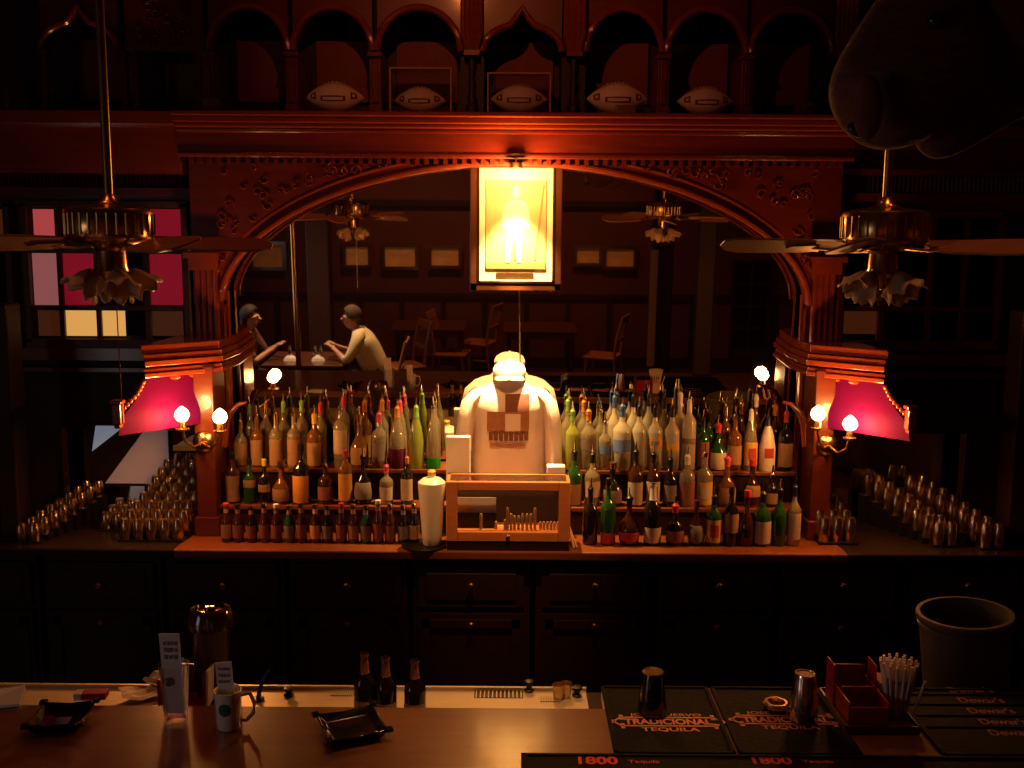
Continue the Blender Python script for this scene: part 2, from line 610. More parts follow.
for kind, l, r in bays:
    if kind == 'panel':
        x0, x1 = P(l, 30, YF).x, P(r, 30, YF).x
        zp = P(165, 48, YF).z
        lf = MB().b2(x0 + .02, x1 - .02, YF, YF + .1, zp, ZT)
        for q in range(44):
            x = random.uniform(x0 + .10, x1 - .10)
            z = random.uniform(zp + .03, ZT - .03)
            a0 = random.uniform(0, 6.28)
            lf.tube([(x + .03 * (1 - k / 9) * math.cos(a0 + k * .75), YF - .004, z + .03 * (1 - k / 9) * math.sin(a0 + k * .75)) for k in range(8)], .007, 5)
        lf.b2(x0 + .02, x1 - .02, YF - .02, YF + .02, zp - .02, zp + .012)
        lf.build('carved_panel', WOOD, sur)
        MB().b2(x0 + .12, x1 - .12, 5.50, 5.53, ZE + .06, zp - .03).build('recess_panel', PANEL, sur)
        continue
    bay(kind, l, r)
MB().b2(XC - XE - .95, XC + XE + .2, 5.53, 5.56, ZE - .3, ZT + .1).build('niche_back', DARKW, sur)
MB().b2(XC - XE - .95, XC - XE, YF - .10, 5.55, ZE - .06, ZE).b2(XC - XE - .95, XC - XE, YF - .02, YF + .1, ZE - .30, ZE - .06).build('side_cornice', MOLD, sur)


def turned(x, zt):
    return [(.032, ZE), (.032, ZE + .05), (.02, ZE + .055), (.024, ZE + .09), (.014, ZE + .12), (.022, ZE + .16), (.013, ZE + .20),
            (.021, ZE + .25), (.015, ZE + .30), (.022, zt - .03), (.032, zt - .02), (.032, zt)]


for px, kind in ((40, 't'), (121, 't'), (133, 't'), (196, 't'), (291, 'p'), (375, 'p'), (472, 'w'), (574, 'w'), (664, 'p'), (748, 'p'), (842, 'w'), (207, 'p')):
    x = P(px, 60, YF).x
    if kind == 't':
        MB().lathe(turned(x, ZSP), (x, YF + .05, 0), 12).build('turned_column', WOOD, sur, smooth=True)
    elif kind == 'p':
        pm = MB()
        pm.b2(x - .030, x + .030, YF + .0, 5.50, ZE, ZSP)
        pm.b2(x - .034, x + .034, YF - .015, YF + .12, ZE, ZE + .05)
        pm.b2(x - .036, x + .036, YF - .02, YF + .12, ZSP - .03, ZSP - .005)
        pm.b2(x - .016, x + .016, YF - .012, YF, ZE + .06, ZSP - .04)
        pm.build('niche_pilaster', WOOD, sur, bevel=.004)
    else:
        pm = MB()
        pm.b2(x - .06, x + .06, YF + .03, 5.50, ZE, ZT)
        pm.build('niche_pilaster', DARKW, sur)
        MB().lathe(turned(x, ZSP), (x, YF - .0, 0), 12).build('turned_column', DARKW, sur, smooth=True)
        cp = MB()
        for q in range(5):
            xq = x - .044 + .022 * q
            cp.tube([(xq * .5 + x * .5, YF - .03, ZSP), (xq, YF - .045, ZSP + .08), (xq, YF - .05, ZT)], .013, 7)
        cp.b2(x - .04, x + .04, YF - .05, YF + .05, ZSP - .025, ZSP)
        cp.build('fluted_capital', MOLD, sur, smooth=True)

# ---- wings on both sides of the arch
for s in (-1, 1):
    def W(px, py, Y):
        p = P(px, py, Y)
        return Vector((p.x if s < 0 else 2 * XC - p.x, p.y, p.z))
    xa = XC + s * XO
    xb = XC + s * 2.75
    # upper wall of the wing with mouldings
    zz = lambda y: P(100, y, 5.4).z
    MB().b2(xa, xb, 5.42, 5.60, zz(205), ZE).build('wing_frieze', WOODH, sur)
    m = MB()
    m.b2(xa, xb, 5.34, 5.5, zz(133), zz(122))
    m.b2(xa, xb, 5.37, 5.5, zz(170), zz(164))
    m.b2(xa, xb, 5.36, 5.5, zz(196), zz(188))
    m.build('wing_moulding', WOODH, sur)
    fl = MB()
    for q in range(46):
        x = xa + (xb - xa) * (q + .5) / 46
        fl.tube([(x, 5.415, zz(187)), (x, 5.415, zz(171))], .009, 6)
    fl.build('reeded_band', WOOD, sur)
    MB().b2(xa, xb, 5.46, 5.60, CT, zz(335)).build('wing_panel', DARKW, sur)
    m = MB()
    m.b2(xa, xb, 5.38, 5.5, zz(360), zz(348)).b2(xa, xb, 5.40, 5.5, zz(372), zz(368))
    m.build('wing_moulding', WOODH, sur)
    # canted entablature
    A, B = W(219, 340, 5.08), W(141, 350, 4.80)
    dirv = (B - A)
    ln = math.hypot(dirv.x, dirv.y)
    ent = MB()
    for (dz0, dz1, outw) in ((0, -.045, .0), (-.045, -.075, -.02), (-.075, -.105, -.035), (-.115, -.135, -.02), (-.135, -.16, -.03)):
        nx, ny = dirv.y / ln * outw * s * -1, -abs(dirv.x) / ln * outw
        a = [(A.x + nx, A.y - ny), (B.x + nx, B.y - ny), (B.x + nx, 5.45), (A.x + nx, 5.45)]
        ent.slab(a, A.z + dz1, A.z + dz0 - .002)
    ent.build('canted_entablature', MOLD, sur, bevel=.004)
    # coved hood under it, red wood with its lamplit magenta put into the colour
    levels = [((217, 366, 5.10), (147, 374, 4.86)), ((214, 378, 5.08), (144, 382, 4.84)), ((211, 392, 5.06), (139, 392, 4.80)),
              ((207, 404, 5.03), (130, 402, 4.74)), ((203, 416, 5.0), (121, 411, 4.68)), ((201, 434, 4.99), (118, 425, 4.66))]
    rings = []
    for a, b in levels:
        pa, pb = W(*a), W(*b)
        z = (pa.z + pb.z) / 2
        rings.append([(pa.x, pa.y, z), (pb.x, pb.y, z), (pb.x, 5.46, z), (pa.x, 5.46, z)])
    MB().loft(rings).build('coved_hood', MAGENTA, sur, smooth=True)
    # hood corner block and bead
    c = W(118, 414, 4.645)
    MB().box(c, (.042, .05, .10)).box(c + Vector((0, 0, .058)), (.056, .06, .018)).box(c - Vector((0, 0, .058)), (.03, .04, .02)).build('corner_block', MOLD, sur, bevel=.006)
    cr = MB()
    for q in range(9):
        t = q / 8
        lv = 1 + 3 * t
        i = min(int(lv), 3)
        fr = lv - i
        p0, p1 = W(*levels[i][1]), W(*levels[i + 1][1])
        cr.sphere(p0.lerp(p1, fr) + Vector((0, -.01, .0)), .014, 6)
    cr.build('crocket_carving', MOLD, sur, smooth=True)
    for t in (.35, .62):
        p0 = W(*levels[0][0]).lerp(W(*levels[0][1]), t)
        MB().sphere(p0 + Vector((0, -.012, -.03)), .022, 8, (1.6, .5, .6)).build('carved_rosette', MOLD, sur, smooth=True)
    # pier that carries sconce and hood
    pc = W(204, 440, 4.98)
    MB().b2(pc.x - .05, pc.x + .05, 4.99, 5.20, CT, W(204, 366, 5.0).z).b2(pc.x - .065, pc.x + .065, 4.975, 5.20, CT, CT + .10).build('sconce_pier', PIERW, sur, bevel=.006)
    # outer end post
    MB().b2(XC + s * 2.52, XC + s * 2.62, 4.95, 5.1, CT, zz(300)).build('end_post', DARKW, sur, bevel=.01)

# ---- mirrors
m = MB()
t = math.tan(LEAN)
z0, z1 = CT + .003, ZA + .05
yb, yt = M0.y - (z0 - M0.z) * t, M0.y - (z1 - M0.z) * t
xx = HA + .03
m.loft([[(XC - xx, yb, z0), (XC + xx, yb, z0), (XC + xx, yt, z1), (XC - xx, yt, z1)],
        [(XC - xx, yb + .008, z0), (XC + xx, yb + .008, z0), (XC + xx, yt + .008, z1), (XC - xx, yt + .008, z1)]])
mir = m.build('bar_mirror', MIRROR, base=(XC, yb, z0))
tag(mir, 'wide arched mirror behind the bottles reflecting the dim dining room', 'mirror')
for s, nm in ((-1, 'left'), (1, 'right')):
    x0, x1 = XC + s * 1.70, XC + s * 2.5
    z1 = P(100, 428, 5.42).z
    q = MB().b2(x0, x1, 5.43, 5.445, CT + .002, z1).build('low_mirror', MIRROR, base=((x0 + x1) / 2, 5.43, CT))
    tag(q, 'low dark mirror panel behind the rows of glasses on the %s counter end' % nm, 'mirror')

# ------------------------------------------------------------------ windows in the wing walls; pane glow paints in reflected red light
def pane(nm, col, es, rough=.4):
    return mat(nm, tuple(c * .5 for c in col), rough, vary=.3, scale=5, emit=col, es=es)


PMAG = pane('magenta_pane', (0.60, 0.010, 0.040), .28)
PPINK = pane('pink_pane', (0.75, 0.10, 0.10), .50)
PPALE = pane('pale_pink_pane', (0.55, 0.16, 0.16), .42)
PWARM = pane('warm_glow_pane', (0.85, 0.42, 0.10), .80)
PDIM = pane('dim_amber_pane', (0.30, 0.07, 0.02), .12)
PDARK = mat('dark_pane', (0.02, 0.008, 0.006), .6, spec=.1, vary=.4)


def window(name, x0, y0, x1, y1, cols, rows, frame=LEAD, Y=5.40, mapx=lambda v: v):
    """cols: pixel bounds of each column; rows: (top, bottom, [pane materials])"""
    c = P(mapx((x0 + x1) / 2), y1, Y)
    wd = thing(name, None, None, (c.x, Y, c.z))
    wd['kind'] = 'structure'
    a, b = P(mapx(x0), (y0 + y1) / 2, Y), P(mapx(x1), (y0 + y1) / 2, Y)
    xa, xb = min(a.x, b.x), max(a.x, b.x)
    zt, zb = P(mapx(x0), y0, Y).z, P(mapx(x0), y1, Y).z
    fr = MB()
    fr.b2(xa, xa + .035, Y - .02, Y + .06, zb, zt).b2(xb - .035, xb, Y - .02, Y + .06, zb, zt)
    fr.b2(xa, xb, Y - .02, Y + .06, zb - .03, zb + .02).b2(xa, xb, Y - .02, Y + .06, zt - .025, zt + .01)
    for (ca, cb), (na, nb) in zip(cols, cols[1:]):
        p, q = P(mapx(cb), 270, Y).x, P(mapx(na), 270, Y).x
        fr.b2(min(p, q), max(p, q), Y - .005, Y + .04, zb, zt)
    for r0, r1 in zip(rows, rows[1:]):
        fr.b2(xa, xb, Y - .008, Y + .04, P(mapx(x0), r1[0], Y).z, P(mapx(x0), r0[1], Y).z)
    fr.build('window_frame', frame, wd, bevel=.004)
    for rw in rows:
        ry0, ry1, ms = rw[:3]
        for (ca, cb), mm in zip(rw[3] if len(rw) > 3 else cols, ms):
            p, q = P(mapx(ca), (ry0 + ry1) / 2, Y), P(mapx(cb), (ry0 + ry1) / 2, Y)
            MB().b2(min(p.x, q.x), max(p.x, q.x), Y + .015, Y + .022, P(mapx(ca), ry1, Y).z, P(mapx(ca), ry0, Y).z).build('pane', mm, wd)
    return wd


window('window_1', 24, 202, 190, 342, [(32, 57), (62, 94), (99, 143), (149, 181)],
       [(209, 236, [PPINK, PMAG, PMAG, PMAG]), (253, 305, [PPALE, PMAG, PDARK, PMAG]), (310, 336, [PDIM, PWARM, PWARM, PDARK, PDIM], [(37, 60), (65, 95), (100, 124), (125, 147), (151, 182)])])
window('window_2', -60, 202, 14, 342, [(-52, -20), (-15, 9)],
       [(209, 236, [PDARK, PDIM]), (253, 305, [PDARK, PDARK]), (306, 331, [PDIM, PDIM])])
window('window_3', 838, 212, 1002, 344, [(845, 880), (887, 928), (934, 962), (968, 994)],
       [(219, 243, [PDARK] * 4), (250, 306, [PDARK] * 4), (311, 334, [PDIM, PDARK, PDARK, PDARK])], frame=WOOD)

# ------------------------------------------------------------------ lights
def lamp(name, kind, loc, power, col, size=.05, rot=None, spot=None, blend=.5, sy=None):
    ld = bpy.data.lights.new(name, kind)
    ld.energy = power
    ld.color = col
    if kind == 'AREA':
        ld.size = size
        if sy:
            ld.shape = 'RECTANGLE'
            ld.size_y = sy
    else:
        ld.shadow_soft_size = size
    if kind == 'SPOT':
        ld.spot_size = spot
        ld.spot_blend = blend
    o = bpy.data.objects.new(name, ld)
    COL.objects.link(o)
    o.location = loc
    if rot:
        o.rotation_euler = rot
    return o


def aim(o, tgt):
    o.rotation_euler = (Vector(tgt) - o.location).to_track_quat('-Z', 'Y').to_euler()


BULB = mat('lit_bulb', (1, .8, .5), .3, emit=(1.0, .62, .22), es=26.0)
WARM = (1.0, .34, .075)
for s, b1, b2, b0 in ((-1, (182, 418), (220, 420), (203, 442)), (1, (850, 427), (818, 417), (828, 445))):
    base = P(b0[0], b0[1], 4.975)
    sc = thing('wall_sconce', 'brass twin bulb wall sconce glowing on the pier %s of the bottles' % ('left' if s < 0 else 'right'), 'sconce', base)
    MB().lathe([(.012, -.03), (.045, -.03), (.055, -.02), (.04, -.005), (.015, 0)], base + Vector((0, -.015, 0)), 16, Matrix.Rotation(PI / 2, 3, 'X')).build('back_plate', BRASS, sc, smooth=True)
    for bx, by in (b1, b2):
        p = P(bx, by, 4.84)
        pb = p - Vector((0, 0, .06))
        MB().tube([base + Vector((0, -.03, 0)), base.lerp(pb, .45) + Vector((0, -.01, -.05)), base.lerp(pb, .85) + Vector((0, -.01, -.045)), pb], .007, 8).build('arm', BRASS, sc, smooth=True)
        MB().lathe([(.006, -.01), (.03, .0), (.034, .008), (.018, .012), (.016, .045), (.012, .046)], pb, 14).build('candle_cup', BRASS, sc, smooth=True)
        bb = MB().lathe([(.010, -.032), (.026, -.020), (.036, 0), (.030, .022), (.014, .038), (.003, .046)], p + Vector((0, 0, .012)), 14).build('bulb', BULB, sc, smooth=True)
        bb.visible_shadow = True
        lamp('sconce_light', 'POINT', p + Vector((0, -.05, .02)), 15.0, WARM, .035)

# downlight in the crown of the arch over picture and shirt
dl = thing('downlight', 'small brass downlight tucked under the crown of the arch above the framed picture', 'lamp', (XC, 5.11, ZA - .01))
MB().lathe([(.028, -.005), (.033, -.004), (.033, .02), (.01, .024)], (XC, 5.11, ZA - .03), 16).build('lamp_housing', BRASS, dl, smooth=True)
MB().tube([(XC, 5.115, ZA - .01), (XC, 5.13, ZA + .012), (XC, YF - .002, ZA + .014)], .006, 8).build('lamp_arm', BRASS, dl, smooth=True)
o = lamp('downlight_beam', 'SPOT', (XC, 5.11, ZA - .045), 260, (1, .58, .20), .025, spot=R(66), blend=.55)
aim(o, (XC, 5.24, 1.5))
o = lamp('downlight_beam', 'SPOT', (XC, 5.10, ZA - .045), 900, (1, .55, .19), .02, spot=R(27), blend=.6)
aim(o, (XC - .02, 5.19, 1.75))
lamp('downlight_spill', 'POINT', (XC, 5.075, ZA - .05), 32, (1, .42, .11), .03)

# unseen ceiling cans, mostly added to brighten dim areas; daylight of the room
for x, y, pw, ang, col in ((.08, 3.0, 210, 27, (1, .46, .15)), (-1.5, 2.6, 11, 60, (1, .30, .09)), (1.25, 2.7, 26, 42, (1, .34, .11)), (0, 3.6, 9, 110, (1, .20, .05)),
                           (-1.8, 3.4, 11, 110, (1, .18, .05)), (1.8, 3.4, 6, 110, (1, .18, .05)), (-1.2, -1.6, 150, 110, (1, .34, .10)), (1.0, -1.6, 110, 110, (1, .30, .09)), (-2.3, .1, 850, 50, (1, .62, .30))):
    c = thing('unseen_ceiling_can', 'unseen round ceiling can with a dull brass ring, added above the room for light', 'ceiling light', (x, y, ZC - .03), group='added ceiling cans')
    MB().lathe([(.075, 0), (.095, 0), (.095, .03), (.075, .03)], (x, y, ZC - .03), 20, cap=False).build('trim_ring', DULLBRASS, c, smooth=True)
    o = lamp('can_beam', 'SPOT', (x, y, ZC - .05), pw, col, .06, spot=R(ang), blend=.7)

# unseen track spot, added to brighten the arcade of footballs
tk = thing('unseen_track_spot', 'unseen black ceiling track spot added to brighten the football niches', 'spotlight', (-.35, 2.9, ZC - .02))
td = (Vector((-.1, 5.2, 3.35)) - Vector((-.35, 2.9, ZC - .2))).normalized()
tq = td.to_track_quat('Z', 'Y').to_matrix()
MB().tube([(-.35, 2.9, ZC - .001), (-.35, 2.9, ZC - .17)], .010, 8).build('stem', BLACK, tk, smooth=True)
MB().lathe([(.02, -.06), (.045, -.05), (.05, .08), (.046, .08), (.04, .0)], (-.35, 2.9, ZC - .2), 18, tq, cap=False).build('lamp_can', BLACK, tk, smooth=True)
o = lamp('track_beam', 'SPOT', Vector((-.35, 2.9, ZC - .2)) + td * .06, 36, (1, .24, .065), .03, spot=R(70), blend=.9)
aim(o, (-.1, 5.2, 3.62))

# second track spot, on the shirt and the glazed box
tk = thing('unseen_track_spot', 'small black ceiling track spot turned down towards the T-shirt and the glazed box', 'spotlight', (.15, 3.5, ZC - .02))
td = (Vector((0, 4.95, 1.32)) - Vector((.15, 3.5, ZC - .2))).normalized()
tq = td.to_track_quat('Z', 'Y').to_matrix()
MB().tube([(.15, 3.5, ZC - .001), (.15, 3.5, ZC - .17)], .010, 8).build('stem', BLACK, tk, smooth=True)
MB().lathe([(.02, -.06), (.045, -.05), (.05, .08), (.046, .08), (.04, .0)], (.15, 3.5, ZC - .2), 18, tq, cap=False).build('lamp_can', BLACK, tk, smooth=True)
o = lamp('track_beam', 'SPOT', Vector((.15, 3.5, ZC - .2)) + td * .06, 330, (1, .40, .11), .03, spot=R(23), blend=.85)
aim(o, (0, 4.95, 1.32))

# daylight window on the left wall
wd = thing('window_4', None, None, (XL, .4, 1.2))
wd['kind'] = 'structure'
DAY = mat('daylit_glass', (.3, .3, .32), .3, vary=.1, emit=(.80, .86, 1.0), es=.25)
fr = MB()
for y0, y1, z0, z1 in ((-.6, -.52, 1.0, 2.5), (.98, 1.06, 1.0, 2.5), (-.6, 1.06, 1.0, 1.08), (-.6, 1.06, 2.42, 2.5), (.2, .26, 1.0, 2.5)):
    fr.b2(XL, XL + .06, y0, y1, z0, z1)
fr.build('window_frame', DARKW, wd)
for y0, y1 in ((-.52, .2), (.26, .98)):
    MB().b2(XL + .01, XL + .02, y0, y1, 1.08, 2.42).build('pane', DAY, wd)
o = lamp('window_daylight', 'AREA', (XL + .08, .23, 1.75), 8, (1, .80, .80), 1.4, rot=(0, -PI / 2, 0), sy=1.3)

# ------------------------------------------------------------------ bottle risers
SPX = 194.0
Z1 = P(515, 507, 5.05).z
Z2 = P(515, 470, 5.18).z
Y1, Y2, Y3 = 5.045, 5.175, 5.375
for nm, xl, xr in (('left', 219, 446), ('right', 571, 803)):
    xa, xb = P(xl, 510, Y1).x, P(xr, 510, Y1).x
    rz = thing('bottle_riser', 'two step wooden bottle riser on the %s half of the counter' % nm, 'shelf', ((xa + xb) / 2, 5.2, CT), group='bottle risers')
    MB().b2(xa, xb, Y1 + .015, Y2, CT, Z1 - .022).build('lower_step', DARKW, rz)
    MB().b2(xa, xb, Y1, Y2 + .01, Z1 - .022, Z1).build('shelf_board', TOPW, rz, bevel=.004)
    ua, ub = max(xa, XC - HA + .012), min(xb, XC + HA - .012)
    MB().b2(ua, ub, Y2 + .015, Y3, CT, Z2 - .022).build('upper_step', DARKW, rz)
    MB().b2(ua, ub, Y2, Y3 + .005, Z2 - .022, Z2).build('shelf_board', TOPW, rz, bevel=.004)

# ------------------------------------------------------------------ bottles
def profile(style, r, H):
    n = {'spirit': [(r * .9, 0), (r, .012), (r, .60 * H), (r * .93, .66 * H), (r * .45, .75 * H), (r * .34, .79 * H), (r * .29, .96 * H), (r * .34, .965 * H), (r * .34, H)],
         'wine': [(r * .9, 0), (r, .01), (r, .56 * H), (r * .92, .62 * H), (r * .5, .71 * H), (r * .36, .76 * H), (r * .29, .95 * H), (r * .35, .96 * H), (r * .35, H)],
         'beer': [(r * .9, 0), (r, .008), (r, .50 * H), (r * .9, .57 * H), (r * .55, .72 * H), (r * .42, .80 * H), (r * .38, .94 * H), (r * .46, .95 * H), (r * .46, H)],
         'cone': [(r * .92, 0), (r, .012), (r * .98, .45 * H), (r * .72, .68 * H), (r * .40, .84 * H), (r * .29, .93 * H), (r * .29, H)],
         'squat': [(r * .85, 0), (r, .02), (r * 1.05, .28 * H), (r * .95, .45 * H), (r * .5, .60 * H), (r * .32, .66 * H), (r * .30, .95 * H), (r * .38, H)],
         'round': [(r * .6, 0), (r * .95, .05 * H), (r * 1.1, .25 * H), (r * .95, .45 * H), (r * .45, .60 * H), (r * .28, .70 * H), (r * .27, .96 * H), (r * .34, H)],
         'tall': [(r * .9, 0), (r, .01), (r, .70 * H), (r * .85, .76 * H), (r * .45, .82 * H), (r * .34, .86 * H), (r * .30, H)]}
    return n[style]


def rad_at(pf, z):
    for (r0, a), (r1, b) in zip(pf, pf[1:]):
        if a <= z <= b and b > a:
            return r0 + (r1 - r0) * (z - a) / (b - a)
    return pf[-1][0]


def wrap(pf, za, zb, half, grow=.0012, n=12, face=-PI / 2):
    """band of label that follows the bottle's own profile around its front"""
    zs = [za] + [z for r, z in pf if za + 1e-4 < z < zb - 1e-4] + [zb]
    outer = [[((rad_at(pf, z) + grow) * math.cos(face - half + 2 * half * k / n), (rad_at(pf, z) + grow) * math.sin(face - half + 2 * half * k / n), z) for k in range(n + 1)] for z in zs]
    m = MB()
    m.loft(outer, cap=False, closed=False)
    return m


BN = 0


def bottle(x, y, z, H, r, style, glass, label=None, top='pourer', topcol='silver', desc='', group=None, lab2=None, liquid=None, name='liquor_bottle', lz=(.12, .48)):
    """H is the height to the very tip"""
    t = thing(name, desc, 'bottle', (x, y, z + .0005), 0, group)
    t.rotation_euler.z = random.uniform(-.15, .15)
    tl = {'pourer': .062, 'cap': .022, 'crown': .006, 'cork': .02, 'foil': 0}[top]
    Hg = H - tl
    pf = profile(style, r, Hg)
    b = MB().lathe(pf, n=16).build('glass_body', G[glass], t, world=False, smooth=True)
    if label:
        half = 1.15
        wrap(pf, lz[0] * Hg, lz[1] * Hg, half).build('label', L[label], t, world=False, smooth=True)
    if lab2:
        wrap(pf, (lz[0] + .12) * Hg, (lz[1] - .10) * Hg, .55, .0024).build('label_emblem', L[lab2], t, world=False, smooth=True)
    if liquid:
        m, fr = liquid
        pl = [(max(0, rr + .001), zz) for rr, zz in pf if zz <= fr * Hg]
        pl.append((rad_at(pf, fr * Hg) + .001, fr * Hg))
        MB().lathe(pl, n=16).build('liquid', m, t, world=False, smooth=True)
    rn = pf[-1][0]
    if top == 'pourer':
        MB().lathe([(rn * 1.05, Hg - .004), (rn * 1.1, Hg + .008), (rn * .8, Hg + .012), (.0065, Hg + .02)], n=12).build('pourer_stopper', CAP[topcol], t, world=False, smooth=True)
        MB().tube([(0, 0, Hg + .012), (0, -.002, Hg + .035), (0, -.008, Hg + tl)], [.0062, .0052, .0034], 8).build('pourer_spout', CHROME, t, world=False, smooth=True)
        if topcol != 'silver':
            wrap(pf, .86 * Hg, Hg - .002, PI * .999, .0012, 14).build('neck_wrap', CAP[topcol], t, world=False, smooth=True)
    elif top in ('cap', 'crown', 'cork'):
        MB().lathe([(rn * 1.08, Hg - .014), (rn * 1.12, Hg - .01), (rn * 1.1, Hg + tl - .002), (rn * .9, Hg + tl)], n=14).build('cap', CAP[topcol], t, world=False, smooth=True)
        if top == 'crown' and label:
            wrap(pf, .78 * Hg, .90 * Hg, 1.2).build('neck_label', L[label], t, world=False, smooth=True)
    elif top == 'foil':
        wrap(pf, .74 * Hg, Hg, PI * .999, .0014, 14).build('foil', CAP[topcol], t, world=False, smooth=True)
    return t


def place(px, tip, Y, z):
    """x, z-height for a bottle standing at depth Y on height z whose tip shows at pixel row tip"""
    return P(px, tip, Y).x, P(px, tip, Y).z - z


# --- bottom left row: beer
beer_px = [226, 237.5, 251, 264, 276, 289, 301, 315, 327, 341, 353, 365.5, 378, 390, 403, 414]
beer_lab = ['tan', 'pink', 'pink', 'pink', 'pink', 'grey', 'pink', 'orange', 'grey', 'pink', 'tan', 'grey', 'pink', 'pink', 'grey', 'tan']
beer_gl = ['brown', 'brown', 'dark', 'brown', 'brown', 'green', 'brown', 'brown', 'dark', 'brown', 'brown', 'green', 'brown', 'brown', 'dark', 'dark']
beer_cap = ['red', 'silver', 'gold', 'silver', 'white', 'silver', 'silver', 'gold', 'silver', 'red', 'gold', 'silver', 'white', 'silver', 'silver', 'gold']
LW = {'tan': 'tan', 'pink': 'dusky pink', 'grey': 'greyish', 'orange': 'orange', 'white': 'white', 'yellow': 'yellow', 'blue': 'blue', 'red': 'red'}
GW = {'brown': 'brown', 'dark': 'dark', 'green': 'green', 'amber': 'amber', 'clear': 'clear', 'frost': 'frosted', 'white': 'white', 'lime': 'lime green', 'purple': 'purple'}
for i, px in enumerate(beer_px):
    tip = 501 + (i % 3) - (3 if i in (12,) else 0)
    x, H = place(px, tip + 2, 4.895, CT)
    bottle(x, 4.895, CT, H, .0285, 'beer', beer_gl[i], beer_lab[i], 'crown', beer_cap[i],
           '%s glass beer bottle with %s label, %s from left in bottom left row' % (GW[beer_gl[i]], LW[beer_lab[i]], ORD[i]), 'beer bottles in the bottom left row', name='beer_bottle')


def row(specs, Y, z, rowname, group, dy=0.0):
    for i, sp in enumerate(specs):
        px, tip, w, style, gl, lab, top, tc = sp[:8]
        ex = sp[8] if len(sp) > 8 else {}
        yy = Y + ex.get('dy', dy)
        x, H = place(px, tip, yy, z)
        r = w / SPX / 2
        words = ('%s glass ' % GW[gl]) + ('bottle with %s label' % LW[lab] if lab else 'bottle')
        if ex.get('say'):
            words = ex['say']
        bottle(x, yy, z, H, r, style, gl, lab, top, tc, '%s, %s from left %s' % (words, ORD[i], rowname), group,
               lab2=ex.get('lab2'), liquid=ex.get('liq'), lz=ex.get('lz', (.12, .48)))


# --- left middle step
row([(232, 452, 15, 'spirit', 'brown', 'tan', 'cap', 'black', dict(lz=(.05, .60))),
     (249, 458, 13, 'wine', 'green', 'tan', 'cap', 'black', dict(lz=(.40, .58))),
     (264, 459, 13, 'wine', 'dark', 'tan', 'cap', 'yellow', dict(lz=(.30, .48))),
     (281, 461, 18, 'squat', 'amber', 'tan', 'cap', 'gold', dict(lz=(.08, .40))),
     (301, 444, 18, 'spirit', 'dark', 'orange', 'cap', 'black', dict(lz=(.03, .52), lab2=None)),
     (325, 455, 16, 'spirit', 'brown', 'pink', 'pourer', 'silver'),
     (345, 450, 15, 'tall', 'amber', 'orange', 'cap', 'red', dict(lz=(.08, .62))),
     (363, 446, 18, 'round', 'dark', 'grey', 'pourer', 'black'),
     (386, 456, 14, 'spirit', 'clear', 'white', 'pourer', 'pink'),
     (407, 457, 13, 'tall', 'dark', 'white', 'cap', 'orange', dict(lz=(.1, .6)))],
    5.105, Z1, 'on left middle step', 'bottles on the left middle step')
# --- left upper step, back rank then front rank
row([(249, 396, 13, 'spirit', 'clear', 'tan', 'pourer', 'green'), (265, 393, 13, 'spirit', 'clear', 'tan', 'pourer', 'gold'),
     (283, 393, 13, 'wine', 'clear', 'tan', 'pourer', 'green'), (301, 392, 13, 'spirit', 'clear', 'tan', 'pourer', 'green'),
     (320, 394, 13, 'spirit', 'clear', 'pink', 'pourer', 'red'), (343, 388, 13, 'tall', 'clear', 'white', 'pourer', 'red'),
     (364.5, 392, 14, 'spirit', 'amber', 'tan', 'pourer', 'orange'), (382, 391, 13, 'spirit', 'clear', 'tan', 'pourer', 'orange'),
     (400, 392, 15, 'cone', 'clear', 'tan', 'pourer', 'pink'), (435, 390, 12, 'spirit', 'clear', None, 'pourer', 'silver')],
    5.318, Z2, 'at rear of left upper step', 'bottles at the back of the left upper step')
row([(240, 412, 14, 'spirit', 'clear', 'tan', 'pourer', 'gold', dict(lz=(.05, .55))), (256, 405, 13, 'spirit', 'amber', 'tan', 'pourer', 'silver', dict(lz=(.05, .55))),
     (275, 404, 14, 'spirit', 'clear', 'tan', 'pourer', 'gold', dict(lz=(.05, .55))), (293, 404, 14, 'spirit', 'clear', 'tan', 'pourer', 'silver', dict(lz=(.05, .55))),
     (314, 405, 16, 'spirit', 'amber', 'tan', 'pourer', 'yellow', dict(lz=(.05, .5))), (340, 398, 15, 'tall', 'clear', 'white', 'pourer', 'silver', dict(lz=(.25, .66))),
     (359, 406, 18, 'squat', 'amber', 'tan', 'pourer', 'gold', dict(lz=(.08, .42))), (379, 404, 16, 'spirit', 'clear', 'grey', 'pourer', 'pink', dict(liq=(G['amber'], .12), lz=(.15, .5))),
     (397, 398, 17, 'cone', 'clear', None, 'pourer', 'orange', dict(liq=(LIQP, .34), say='flared bottle of dark purple liqueur')),
     (416, 397, 16, 'cone', 'lime', None, 'pourer', 'green', dict(say='yellow green flared bottle')),
     (433, 396, 15, 'cone', 'clear', None, 'pourer', 'silver', dict(liq=(LIQG, .18), say='clear bottle, bright green liqueur at bottom'))],
    5.220, Z2, 'at front of left upper step', 'bottles at the front of the left upper step')
